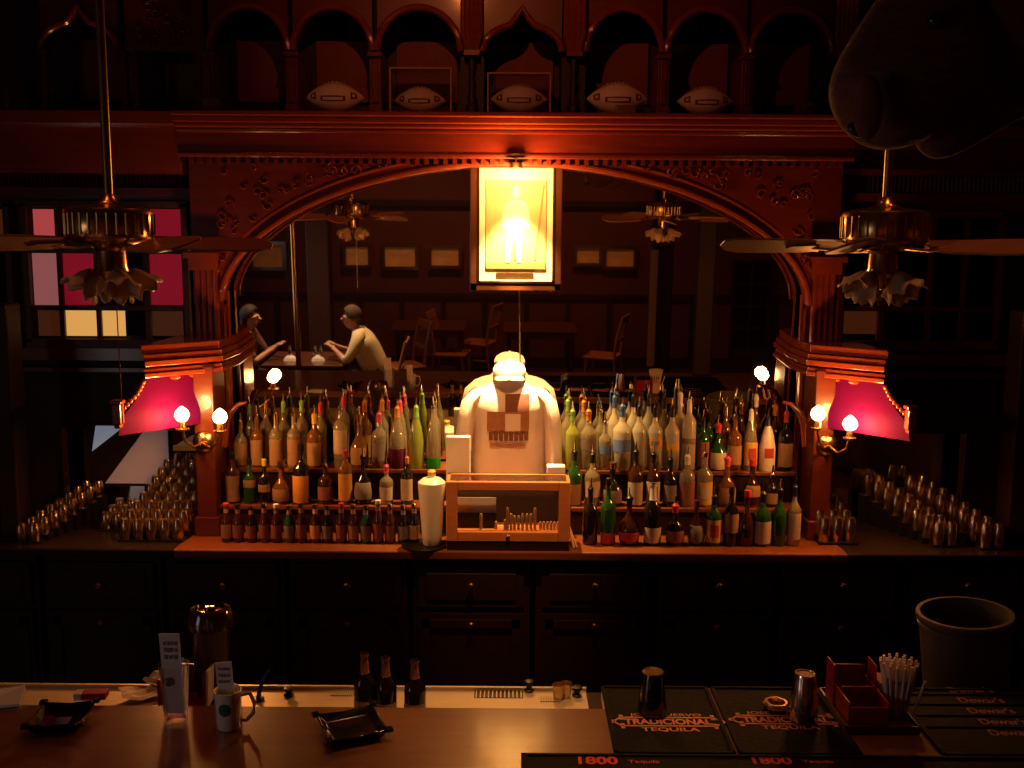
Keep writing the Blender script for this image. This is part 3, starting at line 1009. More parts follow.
# --- right bottom row
row([(591, 478, 15, 'spirit', 'dark', None, 'pourer', 'black'),
     (609, 478, 15, 'wine', 'green', 'red', 'cap', 'black', dict(lz=(.02, .2))),
     (630, 487, 20, 'round', 'brown', 'red', 'pourer', 'black', dict(lz=(.1, .3))),
     (653.5, 484, 17, 'wine', 'dark', 'white', 'foil', 'white', dict(lz=(.05, .3))),
     (676, 495, 18, 'squat', 'dark', 'pink', 'pourer', 'red', dict(lz=(.1, .4))),
     (697, 500, 16, 'round', 'brown', 'grey', 'cap', 'gold', dict(lz=(.1, .5))),
     (715, 486, 16, 'spirit', 'green', 'yellow', 'pourer', 'black', dict(lz=(.08, .56), lab2='red')),
     (732, 487, 15, 'spirit', 'dark', 'tan', 'cap', 'black', dict(lz=(.25, .60))),
     (748, 490, 16, 'squat', 'brown', None, 'cap', 'red'),
     (764, 483, 17, 'spirit', 'green', 'white', 'pourer', 'black', dict(lz=(.06, .5))),
     (781, 479, 14, 'wine', 'green', None, 'pourer', 'black'),
     (796, 476, 13, 'spirit', 'clear', 'white', 'pourer', 'black', dict(lz=(.12, .58)))],
    4.900, CT, 'in bottom right row', 'bottles in the bottom right row')
# --- right middle step
row([(575, 441, 16, 'wine', 'green', 'tan', 'pourer', 'black', dict(lz=(.03, .42))),
     (593, 444, 16, 'wine', 'clear', 'white', 'pourer', 'black', dict(lz=(.18, .5))),
     (613, 462, 20, 'squat', 'dark', 'grey', 'cap', 'gold', dict(lz=(.1, .42))),
     (636.5, 441, 16, 'wine', 'brown', 'white', 'pourer', 'black', dict(lz=(.04, .46))),
     (654, 444, 15, 'wine', 'brown', 'white', 'pourer', 'black', dict(lz=(.06, .5), lab2='tan')),
     (671, 449, 15, 'wine', 'dark', 'grey', 'pourer', 'black'),
     (688, 446, 17, 'spirit', 'clear', 'pink', 'pourer', 'white', dict(lz=(.05, .5))),
     (705.5, 444, 17, 'spirit', 'clear', 'yellow', 'pourer', 'silver', dict(lz=(.05, .5), lab2='white')),
     (728, 448, 18, 'squat', 'amber', 'tan', 'pourer', 'pink', dict(lz=(.08, .42))),
     (753, 459, 17, 'squat', 'brown', 'tan', 'cap', 'red', dict(lz=(.25, .5))),
     (773, 465, 15, 'spirit', 'dark', 'tan', 'pourer', 'silver')],
    5.105, Z1, 'on right middle step', 'bottles on the right middle step')
# --- right upper step
row([(568, 391, 14, 'spirit', 'clear', None, 'pourer', 'green'), (584, 392, 14, 'spirit', 'clear', None, 'pourer', 'orange'),
     (601, 400, 13, 'spirit', 'clear', None, 'pourer', 'silver'), (615, 387, 14, 'spirit', 'frost', None, 'pourer', 'blue'),
     (634, 386, 14, 'spirit', 'frost', None, 'pourer', 'black'), (649.5, 385, 14, 'spirit', 'frost', None, 'pourer', 'black'),
     (665, 388, 14, 'spirit', 'clear', None, 'pourer', 'black'), (681, 384, 14, 'spirit', 'frost', None, 'pourer', 'white'),
     (699, 405, 12, 'wine', 'green', None, 'pourer', 'black'), (710, 403, 12, 'wine', 'green', None, 'pourer', 'black'),
     (727, 396, 13, 'spirit', 'amber', 'tan', 'pourer', 'gold'), (742, 394, 13, 'wine', 'brown', 'tan', 'pourer', 'gold'),
     (757, 386, 13, 'wine', 'amber', 'tan', 'pourer', 'white'), (776, 396, 13, 'wine', 'brown', None, 'pourer', 'orange')],
    5.318, Z2, 'at rear of right upper step', 'bottles at the back of the right upper step')
row([(573, 401, 15, 'spirit', 'lime', None, 'pourer', 'green', dict(say='yellow green clear bottle')),
     (589, 401, 17, 'spirit', 'clear', 'grey', 'pourer', 'orange', dict(lz=(.36, .56))),
     (605.5, 411, 14, 'spirit', 'clear', 'blue', 'pourer', 'silver', dict(lz=(.34, .52))),
     (623, 396, 20, 'spirit', 'frost', 'blue', 'pourer', 'blue', dict(lz=(.30, .50), say='big frosted bottle, pale blue label')),
     (640, 396, 16, 'spirit', 'frost', None, 'pourer', 'black'),
     (656, 397, 16, 'spirit', 'frost', 'orange', 'pourer', 'black', dict(lz=(.36, .52), lab2='blue')),
     (673, 397, 16, 'spirit', 'frost', 'yellow', 'pourer', 'black', dict(lz=(.32, .44))),
     (690, 391, 15, 'tall', 'frost', 'grey', 'pourer', 'white', dict(lz=(.40, .48))),
     (704, 409, 13, 'spirit', 'green', 'pink', 'pourer', 'black', dict(lz=(.08, .58))),
     (719, 415, 18, 'squat', 'green', 'white', 'pourer', 'red', dict(lz=(.04, .42))),
     (736, 406, 15, 'spirit', 'amber', 'tan', 'pourer', 'silver'),
     (752, 401, 15, 'cone', 'clear', 'yellow', 'pourer', 'white', dict(lz=(.10, .5), lab2='red')),
     (769, 407, 17, 'cone', 'white', None, 'pourer', 'black', dict(lab2='red', lz=(.14, .55), say='opaque white bottle')),
     (787, 403, 16, 'spirit', 'dark', 'tan', 'pourer', 'red', dict(lz=(.08, .5)))],
    5.220, Z2, 'at front of right upper step', 'bottles at the front of the right upper step')

# ------------------------------------------------------------------ upturned glasses on the counter ends
def glass_proto(h, r):
    pf = [(r * .86, 0), (r * .97, h * .22), (r, h * .45), (r * .90, h * .72), (r * .72, h - .006), (r * .66, h), (.001, h), (.001, h - .012), (r * .62, h - .014), (r * .86, h * .70),
          (r * .96, h * .45), (r * .93, h * .22), (r * .82, 0)]
    return MB().lathe(pf, n=14, cap=False).build('upturned_glass', TUMBLER, smooth=True)


def glasses(px, py, Y, nx, ny, label, group, h=.10, r=.031, dx=.066, dy=.064, sh=0.0, rise=.028, mat_label=''):
    p = P(px, py, Y)
    rk = thing('glass_rack', mat_label, 'rack', (p.x + (nx - 1) * dx / 2, Y, CT), group='stepped glass racks')
    for j in range(ny):
        xa = p.x + j * sh - dx / 2
        MB().b2(xa, xa + nx * dx, Y + j * dy - dy / 2 + .0005, Y + j * dy + dy / 2 - .0005, CT + .0006, CT + .012 + j * rise).build('rack_step', BLACK, rk)
    first = glass_proto(h, r)
    k = 0
    for j in range(ny):
        for i in range(nx):
            o = first if k == 0 else first.copy()
            if k:
                COL.objects.link(o)
            k += 1
            o.location = (p.x + i * dx + j * sh, Y + j * dy, CT + .0125 + j * rise)
            tag(o, label, 'glass', group)


glasses(22, 540, 4.86, 2, 8, 'small upturned glass in the double row at the far left end of the counter', 'upturned glasses at the far left end', .085, sh=.020, rise=.016, mat_label='stepped black rack of glasses at the far left end of the counter')
glasses(126, 535, 4.90, 5, 8, 'upturned glass in the tight block on the counter left of the beer bottles', 'upturned glasses beside the left pier', .10, sh=.010, rise=.030, mat_label='stepped black rack holding the tight block of glasses left of the beer bottles')
glasses(106, 514, 5.08, 3, 3, 'upturned glass in the small cluster under the pale board', 'upturned glasses under the pale board', .085, dx=.062, sh=.012, rise=.02, mat_label='small stepped black rack of glasses under the pale board')
glasses(824, 535, 4.93, 3, 5, 'upturned glass in the block on the counter just right of the right hand bottles', 'upturned glasses beside the right pier', .125, sh=-.004, rise=.022, mat_label='stepped black rack of glasses just right of the right hand bottles')
glasses(938, 538, 4.90, 2, 8, 'upturned glass in the inner double row at the right end of the counter', 'upturned glasses of the inner right row', .11, sh=-.030, rise=.020, mat_label='inner stepped black rack of glasses at the right end of the counter')
glasses(985, 540, 4.86, 2, 8, 'upturned glass in the outer double row at the far right end of the counter', 'upturned glasses of the outer right row', .12, sh=-.030, rise=.020, mat_label='outer stepped black rack of glasses at the far right end of the counter')

# pale board behind the left glasses: reflected daylight and shadow band painted in
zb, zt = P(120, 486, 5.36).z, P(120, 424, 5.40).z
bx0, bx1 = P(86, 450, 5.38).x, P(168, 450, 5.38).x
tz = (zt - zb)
bd = thing('daylight_glow_board', 'pale board painted with daylight glow and a diagonal shadow band behind the left glasses', 'board', ((bx0 + bx1) / 2, 5.37, zb))
PBRD = mat('painted_daylight_face', (0.80, 0.88, 0.95), .6, vary=.2, scale=4, emit=(.50, .62, .80), es=.22)  # bluish daylight put in as emission
PBRD2 = mat('pinkish_glow_face', (0.85, 0.68, 0.60), .6, vary=.3, scale=4, emit=(.42, .34, .33), es=.12)
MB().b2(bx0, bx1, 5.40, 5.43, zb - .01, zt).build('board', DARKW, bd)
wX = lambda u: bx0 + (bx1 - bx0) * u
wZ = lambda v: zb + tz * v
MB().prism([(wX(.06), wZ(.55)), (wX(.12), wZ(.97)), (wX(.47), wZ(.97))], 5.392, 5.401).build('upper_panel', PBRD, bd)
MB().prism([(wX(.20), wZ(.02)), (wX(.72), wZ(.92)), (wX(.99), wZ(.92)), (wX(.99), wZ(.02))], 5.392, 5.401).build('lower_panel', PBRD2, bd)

# ------------------------------------------------------------------ centre: framed picture, cord, shirt, cap, case
YP = 5.27
def pz(py, Y=YP): return P(515, py, Y).z
def pxx(px, Y=YP): return P(px, 230, Y).x
x0, x1, zt, zb = pxx(470), pxx(562), pz(164), pz(291)
fp = thing('framed_picture', 'large dark framed sepia picture of a standing figure, brightly lit from above', 'picture', ((x0 + x1) / 2, YP, zb))
fr = MB()
fr.b2(x0, x0 + .042, YP - .02, YP + .05, zb, zt).b2(x1 - .042, x1, YP - .02, YP + .05, zb, zt)
fr.b2(x0, x1, YP - .02, YP + .05, zb, zb + .045).b2(x0, x1, YP - .02, YP + .05, zt - .02, zt)
fr.build('frame', FRAMED, fp, bevel=.006)
fb = MB()
fb.b2(x0 + .040, x0 + .050, YP - .024, YP, zb + .04, zt - .02).b2(x1 - .050, x1 - .040, YP - .024, YP, zb + .04, zt - .02).b2(x0 + .04, x1 - .04, YP - .024, YP, zb + .042, zb + .052)
fb.build('gilt_bead', BRASS, fp)
MB().b2(x0 + .03, x1 - .03, YP + .018, YP + .028, zb + .03, zt - .015).build('mat_board', CREAM, fp)
MB().b2(x0 + .045, x1 - .045, YP + .0, YP + .02, zb + .05, zb + .058).build('mat_ledge', CREAM, fp)
ix0, ix1, it, ib = pxx(486), pxx(546), pz(180), pz(269)
pr = MB().b2(ix0, ix1, YP + .012, YP + .0185, ib, it).build('print', PRINT, fp)
ic = (ix0 + ix1) / 2
ih = it - ib
fg = MB()
# plain standing figure with a staff-like long coat, a soft generic silhouette
def IP(u, v): return (ic + u * (ix1 - ix0), ib + v * ih)
fg.prism([IP(-.17, .06), IP(-.10, .06), IP(-.04, .42), IP(.02, .06), IP(.09, .06), IP(.12, .50), IP(.20, .44), IP(.24, .50), IP(.20, .72), IP(.10, .78), IP(-.10, .78), IP(-.22, .72), IP(-.24, .48), IP(-.18, .46), IP(-.15, .56)], YP + .0105, YP + .0125)
fg.prism([IP(.075 * math.cos(a * PI / 8), .865 + .072 * math.sin(a * PI / 8)) for a in range(16)], YP + .0105, YP + .0125)
fg.build('printed_figure', FIGPR, pr)
dk = MB()
dk.prism([IP(-.5, 0), IP(.5, 0), IP(.5, .07), IP(-.5, .07)], YP + .0105, YP + .0125)
dk.prism([IP(.30, .10), IP(.34, .10), IP(.47, .95), IP(.45, .96)], YP + .0105, YP + .0125)
dk.prism([IP(-.03, .10), IP(.01, .10), IP(-.02, .36)], YP + .0098, YP + .0112)
dk.build('printed_ground', FIGDK, pr)
MB().b2(pxx(496), pxx(534), YP + .012, YP + .02, pz(281), pz(273)).build('name_plate', PLATE, fp)
tag(MB().tube([(pxx(520), 5.345, zb - .002), (pxx(521, 5.33), 5.35, P(521, 352, 5.34).z), (pxx(523), 5.345, Z1 + .35)], .004, 6).build('hanging_cord', GREYP, base=(pxx(520), 5.345, zb)),
    'thin pale cord hanging down the mirror below the framed picture', 'cord')
CASEZ = P(508, 484, 4.80).z

# shirt on a stand
YS = 5.235
sx = P(509, 430, YS).x
zhem, zsh, znk = P(509, 486, YS).z, P(509, 386, YS).z, P(509, 377, YS).z
st = thing('shirt_stand', 'slim dark display stand carrying the white T-shirt and the cap', 'stand', (sx, YS, CT))
MB().lathe([(.11, 0), (.11, .012), (.03, .02)], (sx, YS, CT), 20).build('base', BLACK, st, smooth=True)
MB().tube([(sx, YS, CT + .015), (sx, YS, znk)], .012, 10).build('post', BLACK, st, smooth=True)
MB().tube([(sx - .17, YS, zsh - .035), (sx - .08, YS, zsh - .005), (sx, YS, znk - .005), (sx + .08, YS, zsh - .005), (sx + .17, YS, zsh - .035)], .013, 8).build('shoulder_bar', BLACK, st, smooth=True)
MB().sphere((sx, YS, znk + .012), .056, 12, (.92, 1.0, .98)).build('head_form', PAPER, st, smooth=True)


def ell(cx, cy, z, a, b, n=36, ridge=0.0, ph=0):
    return [(cx + a * math.cos(2 * PI * k / n) * (1 + ridge * math.sin(5 * 2 * PI * k / n + ph)),
             cy + b * math.sin(2 * PI * k / n) * (1 + ridge * 2 * math.sin(7 * 2 * PI * k / n + ph)), z) for k in range(n)]


ts = thing('tshirt', 'white printed T-shirt displayed on a stand under the bright downlight', 'shirt', (sx, YS, zhem))
Hs = zsh - zhem
TAB = [(0, .186, .085), (.25, .188, .088), (.5, .192, .094), (.62, .200, .100), (.70, .216, .106), (.78, .232, .108), (.85, .234, .104), (.91, .222, .096), (.955, .196, .086), (.985, .155, .076), (1.0, .11, .070)]
rings = [ell(sx, YS, zhem + t * Hs, a, b, 48, ridge=.035 * max(0, .75 - t), ph=t) for t, a, b in TAB]
rings += [ell(sx, YS, znk - .004, .075, .064, 48), ell(sx, YS, znk + .008, .070, .060, 48)]
MB().loft(rings, cap=False).build('shirt_body', CLOTH, ts, smooth=True)
for s in (-1, 1):
    E = []
    zsl = P(509, 449 if s < 0 else 462, YS).z
    for x, z, a, b in ((.165, zhem + .93 * Hs, .040, .070), (.200, zhem + .86 * Hs, .048, .082), (.218, zhem + .72 * Hs, .050, .084), (.232, zhem + .55 * Hs, .048, .078), (.238, zsl + .03, .046, .072), (.240, zsl, .047, .072)):
        E.append(ell(sx + s * x, YS - .012, z, a, b, 24, .03, s))
    MB().loft(E, cap=False).build('sleeve', CLOTH, ts, smooth=True)
MB().lathe([(.070, -.010), (.077, -.004), (.078, .004), (.070, .010)], (sx, YS, znk), 24).build('collar', CLOTH, ts, smooth=True)


def on_shirt(u0, u1, z0, z1, grow, n=10):
    """strip of print that follows the chest"""
    m = MB()
    rr = []
    for k in range(5):
        z = z0 + (z1 - z0) * k / 4
        t = (z - zhem) / Hs
        tab = TAB
        for (ta, aa, ba), (tb, ab, bb) in zip(tab, tab[1:]):
            if ta <= t <= tb:
                f = (t - ta) / (tb - ta)
                a, b = aa + (ab - aa) * f, ba + (bb - ba) * f
        r = []
        for j in range(n + 1):
            x = u0 + (u1 - u0) * j / n
            r.append((sx + x, YS - (b * 1.035 + grow) * math.sqrt(max(0, 1 - (x / (a * 1.03)) ** 2)), z))
        rr.append(r)
    m.loft(rr, cap=False, closed=False)
    return m


zr = lambda py: P(515, py, 5.0).z
on_shirt(-.020, .105, zr(425), zr(398), .003).build('shirt_print', PRINTDK, ts, smooth=True)
on_shirt(-.115, .105, zr(436), zr(416), .004).build('shirt_print', PRINTMD, ts, smooth=True)
on_shirt(-.02, .06, zr(436), zr(418), .0055).build('shirt_print', CLOTH, ts, smooth=True)
lb = MB()
for k in range(8):
    u = -.105 + k * .0265
    q = on_shirt(u, u + .021, zr(446), zr(437 - (k % 3)), .005, 3)
    me = bpy.data.meshes.new('t')
    q.bm.to_mesh(me)
    lb.bm.from_mesh(me)
    bpy.data.meshes.remove(me)
lb.build('print_lettering', PRINTDK, ts)
on_shirt(-.10, .09, zr(452), zr(449), .004).build('shirt_print', PRINTMD, ts, smooth=True)

znk -= .036
cp = thing('baseball_cap', 'pale baseball cap glowing on top of the T-shirt stand', 'cap', (sx, YS, znk + .05))
MB().loft([ell(sx, YS, znk + .046, .085, .095, 28), ell(sx, YS, znk + .075, .086, .095, 28), ell(sx, YS, znk + .098, .076, .084, 28), ell(sx, YS, znk + .114, .052, .058, 28), ell(sx, YS, znk + .121, .012, .012, 28)]).build('crown', CLOTH, cp, smooth=True)
br = MB()
br.loft([[(sx + .083 * math.cos(a), YS + .093 * math.sin(a), znk + .052), (sx + .088 * math.cos(a), YS + .03 + .165 * math.sin(a), znk + .040 - .012 * abs(math.cos(a))),
          (sx + .088 * math.cos(a), YS + .03 + .165 * math.sin(a), znk + .035 - .012 * abs(math.cos(a))), (sx + .083 * math.cos(a), YS + .093 * math.sin(a), znk + .047)] for a in [R(190 + 160 * k / 16) for k in range(17)]])
br.build('brim', CLOTH, cp, smooth=True)
MB().sphere((sx, YS, znk + .123), .008, 6).build('button', CLOTH, cp, smooth=True)

# pale card left of the shirt, small folded paper right of it
YC = 5.03
x0, x1 = P(446, 460, YC).x, P(470, 460, YC).x
o = MB().b2(x0, x1, YC, YC + .05, CT, P(460, 437, YC).z).build('white_carton', PAPER, base=((x0 + x1) / 2, YC, CT), bevel=.004)
tag(o, 'tall pale carton standing between the green liqueur bottle and the T-shirt', 'box')
x0, x1 = P(547, 475, YC).x, P(565, 475, YC).x
o = MB().b2(x0, x1, YC - .02, YC + .05, CT, P(555, 466, YC).z).build('pale_carton', PAPER, base=((x0 + x1) / 2, YC, CT), bevel=.004)
tag(o, 'short pale carton standing at the right hem of the T-shirt', 'box')

# glazed wooden case
YC0, YC1 = 4.765, 4.955
cx0, cx1 = P(446, 512, YC0).x, P(570, 512, YC0).x
ct, cb = P(508, 482, YC0).z, P(508, 542, YC0).z
ca = thing('display_box', 'orange wooden glazed box holding slim sticks, on the counter below the T-shirt', 'case', ((cx0 + cx1) / 2, 4.86, CT))
MB().b2(cx0 + .004, cx1 - .004, YC0 + .005, YC1, CT + .001, cb - .001).build('plinth', DARKW, ca)
fr = MB()
fw = .056
fr.b2(cx0, cx0 + fw, YC0, YC0 + .025, cb, ct).b2(cx1 - fw, cx1, YC0, YC0 + .025, cb, ct)
fr.b2(cx0 + fw, cx1 - fw, YC0, YC0 + .025, cb, cb + .050).b2(cx0 + fw, cx1 - fw, YC0, YC0 + .025, ct - .046, ct)
fr.build('door_frame', CASEW, ca, bevel=.005)
bx = MB()
bx.b2(cx0, cx0 + .015, YC0 + .026, YC1, cb, ct).b2(cx1 - .015, cx1, YC0 + .026, YC1, cb, ct).b2(cx0, cx1, YC1 - .012, YC1, cb, ct)
bx.b2(cx0, cx1, YC0 + .026, YC1, cb, cb + .015)
bx.b2(cx0, cx1, YC1 - .03, YC1, ct - .012, ct)
MB().b2(cx0 + .016, cx1 - .016, YC0 + .026, YC1 - .031, ct - .008, ct - .003).build('glass_top', CLEAR, ca)
bx.build('carcass', CASEW, ca)
MB().b2(cx0 + fw - .004, cx1 - fw + .004, YC0 + .010, YC0 + .013, cb + .044, ct - .040).build('glass_door', CLEAR, ca)
MB().b2(cx0 + .016, cx1 - .016, YC0 + .03, YC1 - .013, cb + .016, cb + .050).build('stick_rack', CASEW, ca)
MB().sphere(((cx0 + cx1) / 2, YC0 - .006, cb + .03), .010, 8).build('knob', BRASS, ca, smooth=True)
FELT = mat('brown_lining', (0.035, 0.022, 0.016), .9, vary=.3)
MB().b2(cx0 + .016, cx1 - .016, YC1 - .016, YC1 - .0125, cb + .016, ct - .006).build('lining', FELT, ca)
STK = mat('pale_stick', (0.66, 0.40, 0.18), .6, vary=.2)
x0, x1 = P(456, 507, 4.86).x, P(496, 507, 4.86).x
tag(MB().b2(x0, x1, 4.850, 4.853, cb + .052, P(476, 497, 4.86).z).build('white_card', PAPER, base=((x0 + x1) / 2, 4.85, cb + .052)),
    'blank white card leaning inside the glazed wooden box', 'card')
MB().b2(x0 - .006, x1 + .004, 4.838, 4.847, cb + .0505, P(476, 513, 4.84).z).build('card_stand', FELT, ca)
stk = [(481, 513), (496, 522), (505, 520), (507.5, 507), (511, 514), (514.5, 515), (518.5, 516), (522.5, 514), (527, 514), (531, 513), (535, 507), (540.5, 521), (544, 521), (547.5, 521), (551, 521), (554.5, 521), (558, 521)]
first = {}
for i, (px, py) in enumerate(stk):
    x = P(px, 520, 4.815).x
    z = P(px, py, 4.815).z
    h = z - (cb + .0505)
    k = round(h, 2)
    if k not in first:
        first[k] = MB().lathe([(.0066, 0), (.0072, .004), (.0072, k - .008), (.004, k)], n=10).build('wooden_stick', STK, smooth=True)
        o = first[k]
    else:
        o = first[k].copy()
        COL.objects.link(o)
    o.location = (x, 4.815, cb + .0505)
    tall = 'tall' if py < 511 else ('short' if py > 518 else 'middling')
    tag(o, '%s pale slim stick in the glazed wooden box, %s from its left end' % (tall, ORD[i]), 'stick', 'slim sticks in the glazed box')

# white tapered vessel on a dark tray
YV = 4.84
vx = P(432, 540, YV).x
zv = CT + .008
tag(MB().lathe([(.105, 0), (.112, .004), (.112, .008), (.10, .0075), (.001, .007)], (P(424, 545, YV).x, YV, CT), 24).build('round_tray', BLACK, base=(P(424, 545, YV).x, YV, CT), smooth=True),
    'round black tray under the tall white vessel beside the wooden box', 'tray')
hv = P(432, 470, YV).z - zv
vs = thing('white_vessel', 'tall tapered white vessel with a narrow neck, standing left of the wooden box', 'vessel', (vx, YV, zv))
MB().lathe([(.042, .001), (.046, .006), (.050, .05), (.069, hv * .80), (.068, hv * .84), (.045, hv * .89), (.022, hv * .91), (.018, hv * .93)], (vx, YV, zv), 24).build('glass_body', mat('milky_glass', (.92, .86, .68), .3, vary=.08, coat=.5, subsurf=.6), vs, smooth=True)
MB().lathe([(.018, hv * .925), (.020, hv * .94), (.017, hv * .965), (.021, hv * .98), (.014, hv)], (vx, YV, zv), 16).build('stopper', CAP['yellow'], vs, smooth=True)
# loose pencils beside the case
for i, (dx, a, y) in enumerate(((0, .02, 4.80), (.014, .035, 4.815))):
    x = P(574, 540, 4.80).x + dx
    o = MB().tube([(x, y, CT + .006), (x - a, y + .03, CT + .10), (x - a * 1.08, y + .0325, CT + .108)], [.006, .006, .001], 8).build('pencil', STK, base=(x, y, CT), smooth=True)
    tag(o, 'pale pencil leaning on the right end of the glazed box, %s one' % ('nearer the box the' if i == 0 else 'the outer'), 'pencil', 'pencils beside the glazed box')
    o['label'] = ['pale pencil leaning against the right end of the glazed box, the inner one', 'pale pencil at the right end of the glazed box, the outer one'][i]

# ------------------------------------------------------------------ footballs on the arcade shelf
def football(px, py, wpx, label, Y=YN, marks=True, brown=False):
    c = P(px, py, Y)
    ln = wpx / 1000 * (c - CAM).length / 1.02 / 2
    r = ln * .60 * .86
    cz = ZE + r + .016
    t = thing('football', label, 'football', (c.x, Y, ZE + .0005), group='footballs in the niches')
    prof = []
    nn = 18
    for i in range(nn + 1):
        u = -1 + 2 * i / nn
        prof.append((max(.0015, r * (1 - abs(u) ** 1.9) ** .92), u * ln))
    rot = Matrix.Rotation(PI / 2, 3, 'Y')
    MB().lathe(prof, (c.x, Y, cz), 24, rot).build('ball', BALL, t, smooth=True)

    def patch(u0, u1, a0, a1, grow=.0015):
        rr = []
        for i in range(7):
            u = u0 + (u1 - u0) * i / 6
            q = r * (1 - abs(u) ** 1.9) ** .92 + grow
            rr.append([(c.x + u * ln, Y - q * math.cos(a0 + (a1 - a0) * j / 6), cz + q * math.sin(a0 + (a1 - a0) * j / 6)) for j in range(7)])
        return MB().loft(rr, cap=False, closed=False)
    patch(-.42, .42, -.35, .02).build('printed_band', BALLK, t, smooth=True)
    patch(-.34, .34, -.26, -.08, .003).build('printed_band', BALL, t, smooth=True)
    patch(-.78, -.58, -.25, .45).build('printed_emblem', BALLK, t, smooth=True)
    patch(-.72, -.64, -.05, .25, .003).build('printed_emblem', BALL, t, smooth=True)
    patch(.58, .78, -.25, .45).build('printed_emblem', BALLK, t, smooth=True)
    patch(.64, .72, -.05, .25, .003).build('printed_emblem', BALL, t, smooth=True)
    patch(-.93, .93, 1.0, 1.06).build('seam', BALLB, t, smooth=True)
    lc = MB()
    for k in range(6):
        x = c.x - .05 + k * .02
        q = r * (1 - abs((x - c.x) / ln) ** 1.9) ** .92
        lc.tube([(x, Y - q * math.cos(1.3) - .0, cz + q * math.sin(1.3) + .003), (x, Y - q * math.cos(1.75), cz + q * math.sin(1.75) + .003)], .003, 5)
    lc.build('laces', PAPER, t)
    MB().lathe([(r * .55, 0), (r * .58, .0), (r * .50, .022), (r * .46, .022)], (c.x, Y, ZE + .0005), 20, cap=False).build('ring_stand', BLACK, t)
    return t


def clearcase(x0, y0, x1, y1, label, Y=YN):
    a, b = P(x0, y0, Y - .11), P(x1, y1, Y - .11)
    h = a.z - ZE
    t = thing('acrylic_case', label, 'display case', ((a.x + b.x) / 2, Y, ZE), group='clear cases in the niches')
    m = MB()
    m.b2(a.x, b.x, Y - .112, Y - .108, ZE + .008, ZE + h).b2(a.x, b.x, Y + .108, Y + .112, ZE + .008, ZE + h)
    m.b2(a.x, a.x + .004, Y - .108, Y + .108, ZE + .008, ZE + h).b2(b.x - .004, b.x, Y - .108, Y + .108, ZE + .008, ZE + h)
    m.b2(a.x, b.x, Y - .112, Y + .112, ZE + h, ZE + h + .004)
    m.build('clear_cover', CLEAR, t)
    e = MB()
    for x in (a.x, b.x):
        e.tube([(x, Y - .112, ZE + .008), (x, Y - .112, ZE + h)], .0045, 6)
    e.tube([(a.x, Y - .112, ZE + h), (b.x, Y - .112, ZE + h)], .0045, 6)
    e.build('cover_edge', mat('acrylic_edge', (.55, .28, .16), .3, vary=.2), t)
    f = MB()
    f.b2(a.x - .004, a.x + .022, Y - .116, Y + .116, ZE + .0006, ZE + .008).b2(b.x - .022, b.x + .004, Y - .116, Y + .116, ZE + .0006, ZE + .008)
    f.b2(a.x, b.x, Y - .116, Y - .100, ZE + .0006, ZE + .008)
    f.build('base_rim', MOLD, t)
    return t


football(335, 92, 57, 'white panel football resting uncased in the niche left of the glowing cased one')
football(420, 89, 50, 'white panel football inside the brightly glinting clear case, left of the middle niche')
football(519, 92, 56, 'white panel football in the clear case of the pointed niche above the picture')
football(617, 93, 60, 'white panel football with a small bright box in front, right of the pointed niche')
football(705, 99, 54, 'flattest white panel football, furthest to the right along the arcade', Y=YN + .02)
clearcase(390, 68, 451, 110, 'clear display case with bright glints around a football, left of the pointed niche')
clearcase(488, 73, 550, 112, 'clear display case around the football in the pointed middle niche')
p = P(626, 106, YN - .13)
o = MB().b2(p.x - .052, p.x + .052, YN - .145, YN - .115, ZE + .001, ZE + .05).b2(p.x - .045, p.x + .045, YN - .150, YN - .144, ZE + .010, ZE + .042).build('brass_plaque', DULLBRASS, base=(p.x, YN - .13, ZE), bevel=.004)
tag(o, 'small glinting brass plaque in front of the football right of the middle niche', 'plaque')
for px, py, say in ((212, 103, 'small pale wooden block on the arcade shelf at the left end'), (804, 110, 'small pale wooden block with a dark hole on the arcade shelf at the right end')):
    p = P(px, py, YN - .14)
    u = thing('shelf_block', say, 'block', (p.x, YN - .14, ZE))
    MB().b2(p.x - .045, p.x + .045, YN - .16, YN - .10, ZE + .001, ZE + .068).build('block', PANEL, u, bevel=.006)
    if px > 500:
        MB().lathe([(.012, 0), (.012, .004), (.001, .004)], (p.x + .02, YN - .1625, ZE + .035), 12, Matrix.Rotation(PI / 2, 3, 'X')).build('round_hole', BLACK, u)
# small trophies standing in the left niche
for px, say in ((52, 'small pale figurine in the pointed niche at the far left, the tall one'), (8, 'small pale figurine at the far left edge of the arcade')):
    p = P(px, 95, 5.36)
    o = MB().lathe([(.03, 0), (.032, .01), (.012, .02), (.016, .05), (.028, .08), (.018, .11), (.012, .125), (.018, .14), (.002, .16)], (p.x, 5.36, ZE + .001), 12).build('figurine', PANEL, base=(p.x, 5.36, ZE), smooth=True)
    tag(o, say, 'figurine')

# ------------------------------------------------------------------ ceiling fans
SHADE = mat('cream_tulip_glass', (0.92, 0.62, 0.34), .4, vary=.3, scale=18, trans=.25, coat=.3)
BLADE = mat('fan_blade_wood', (0.42, 0.16, 0.06), .4, vary=.4, scale=7, stretch=(1, 8, 1), coat=.2)


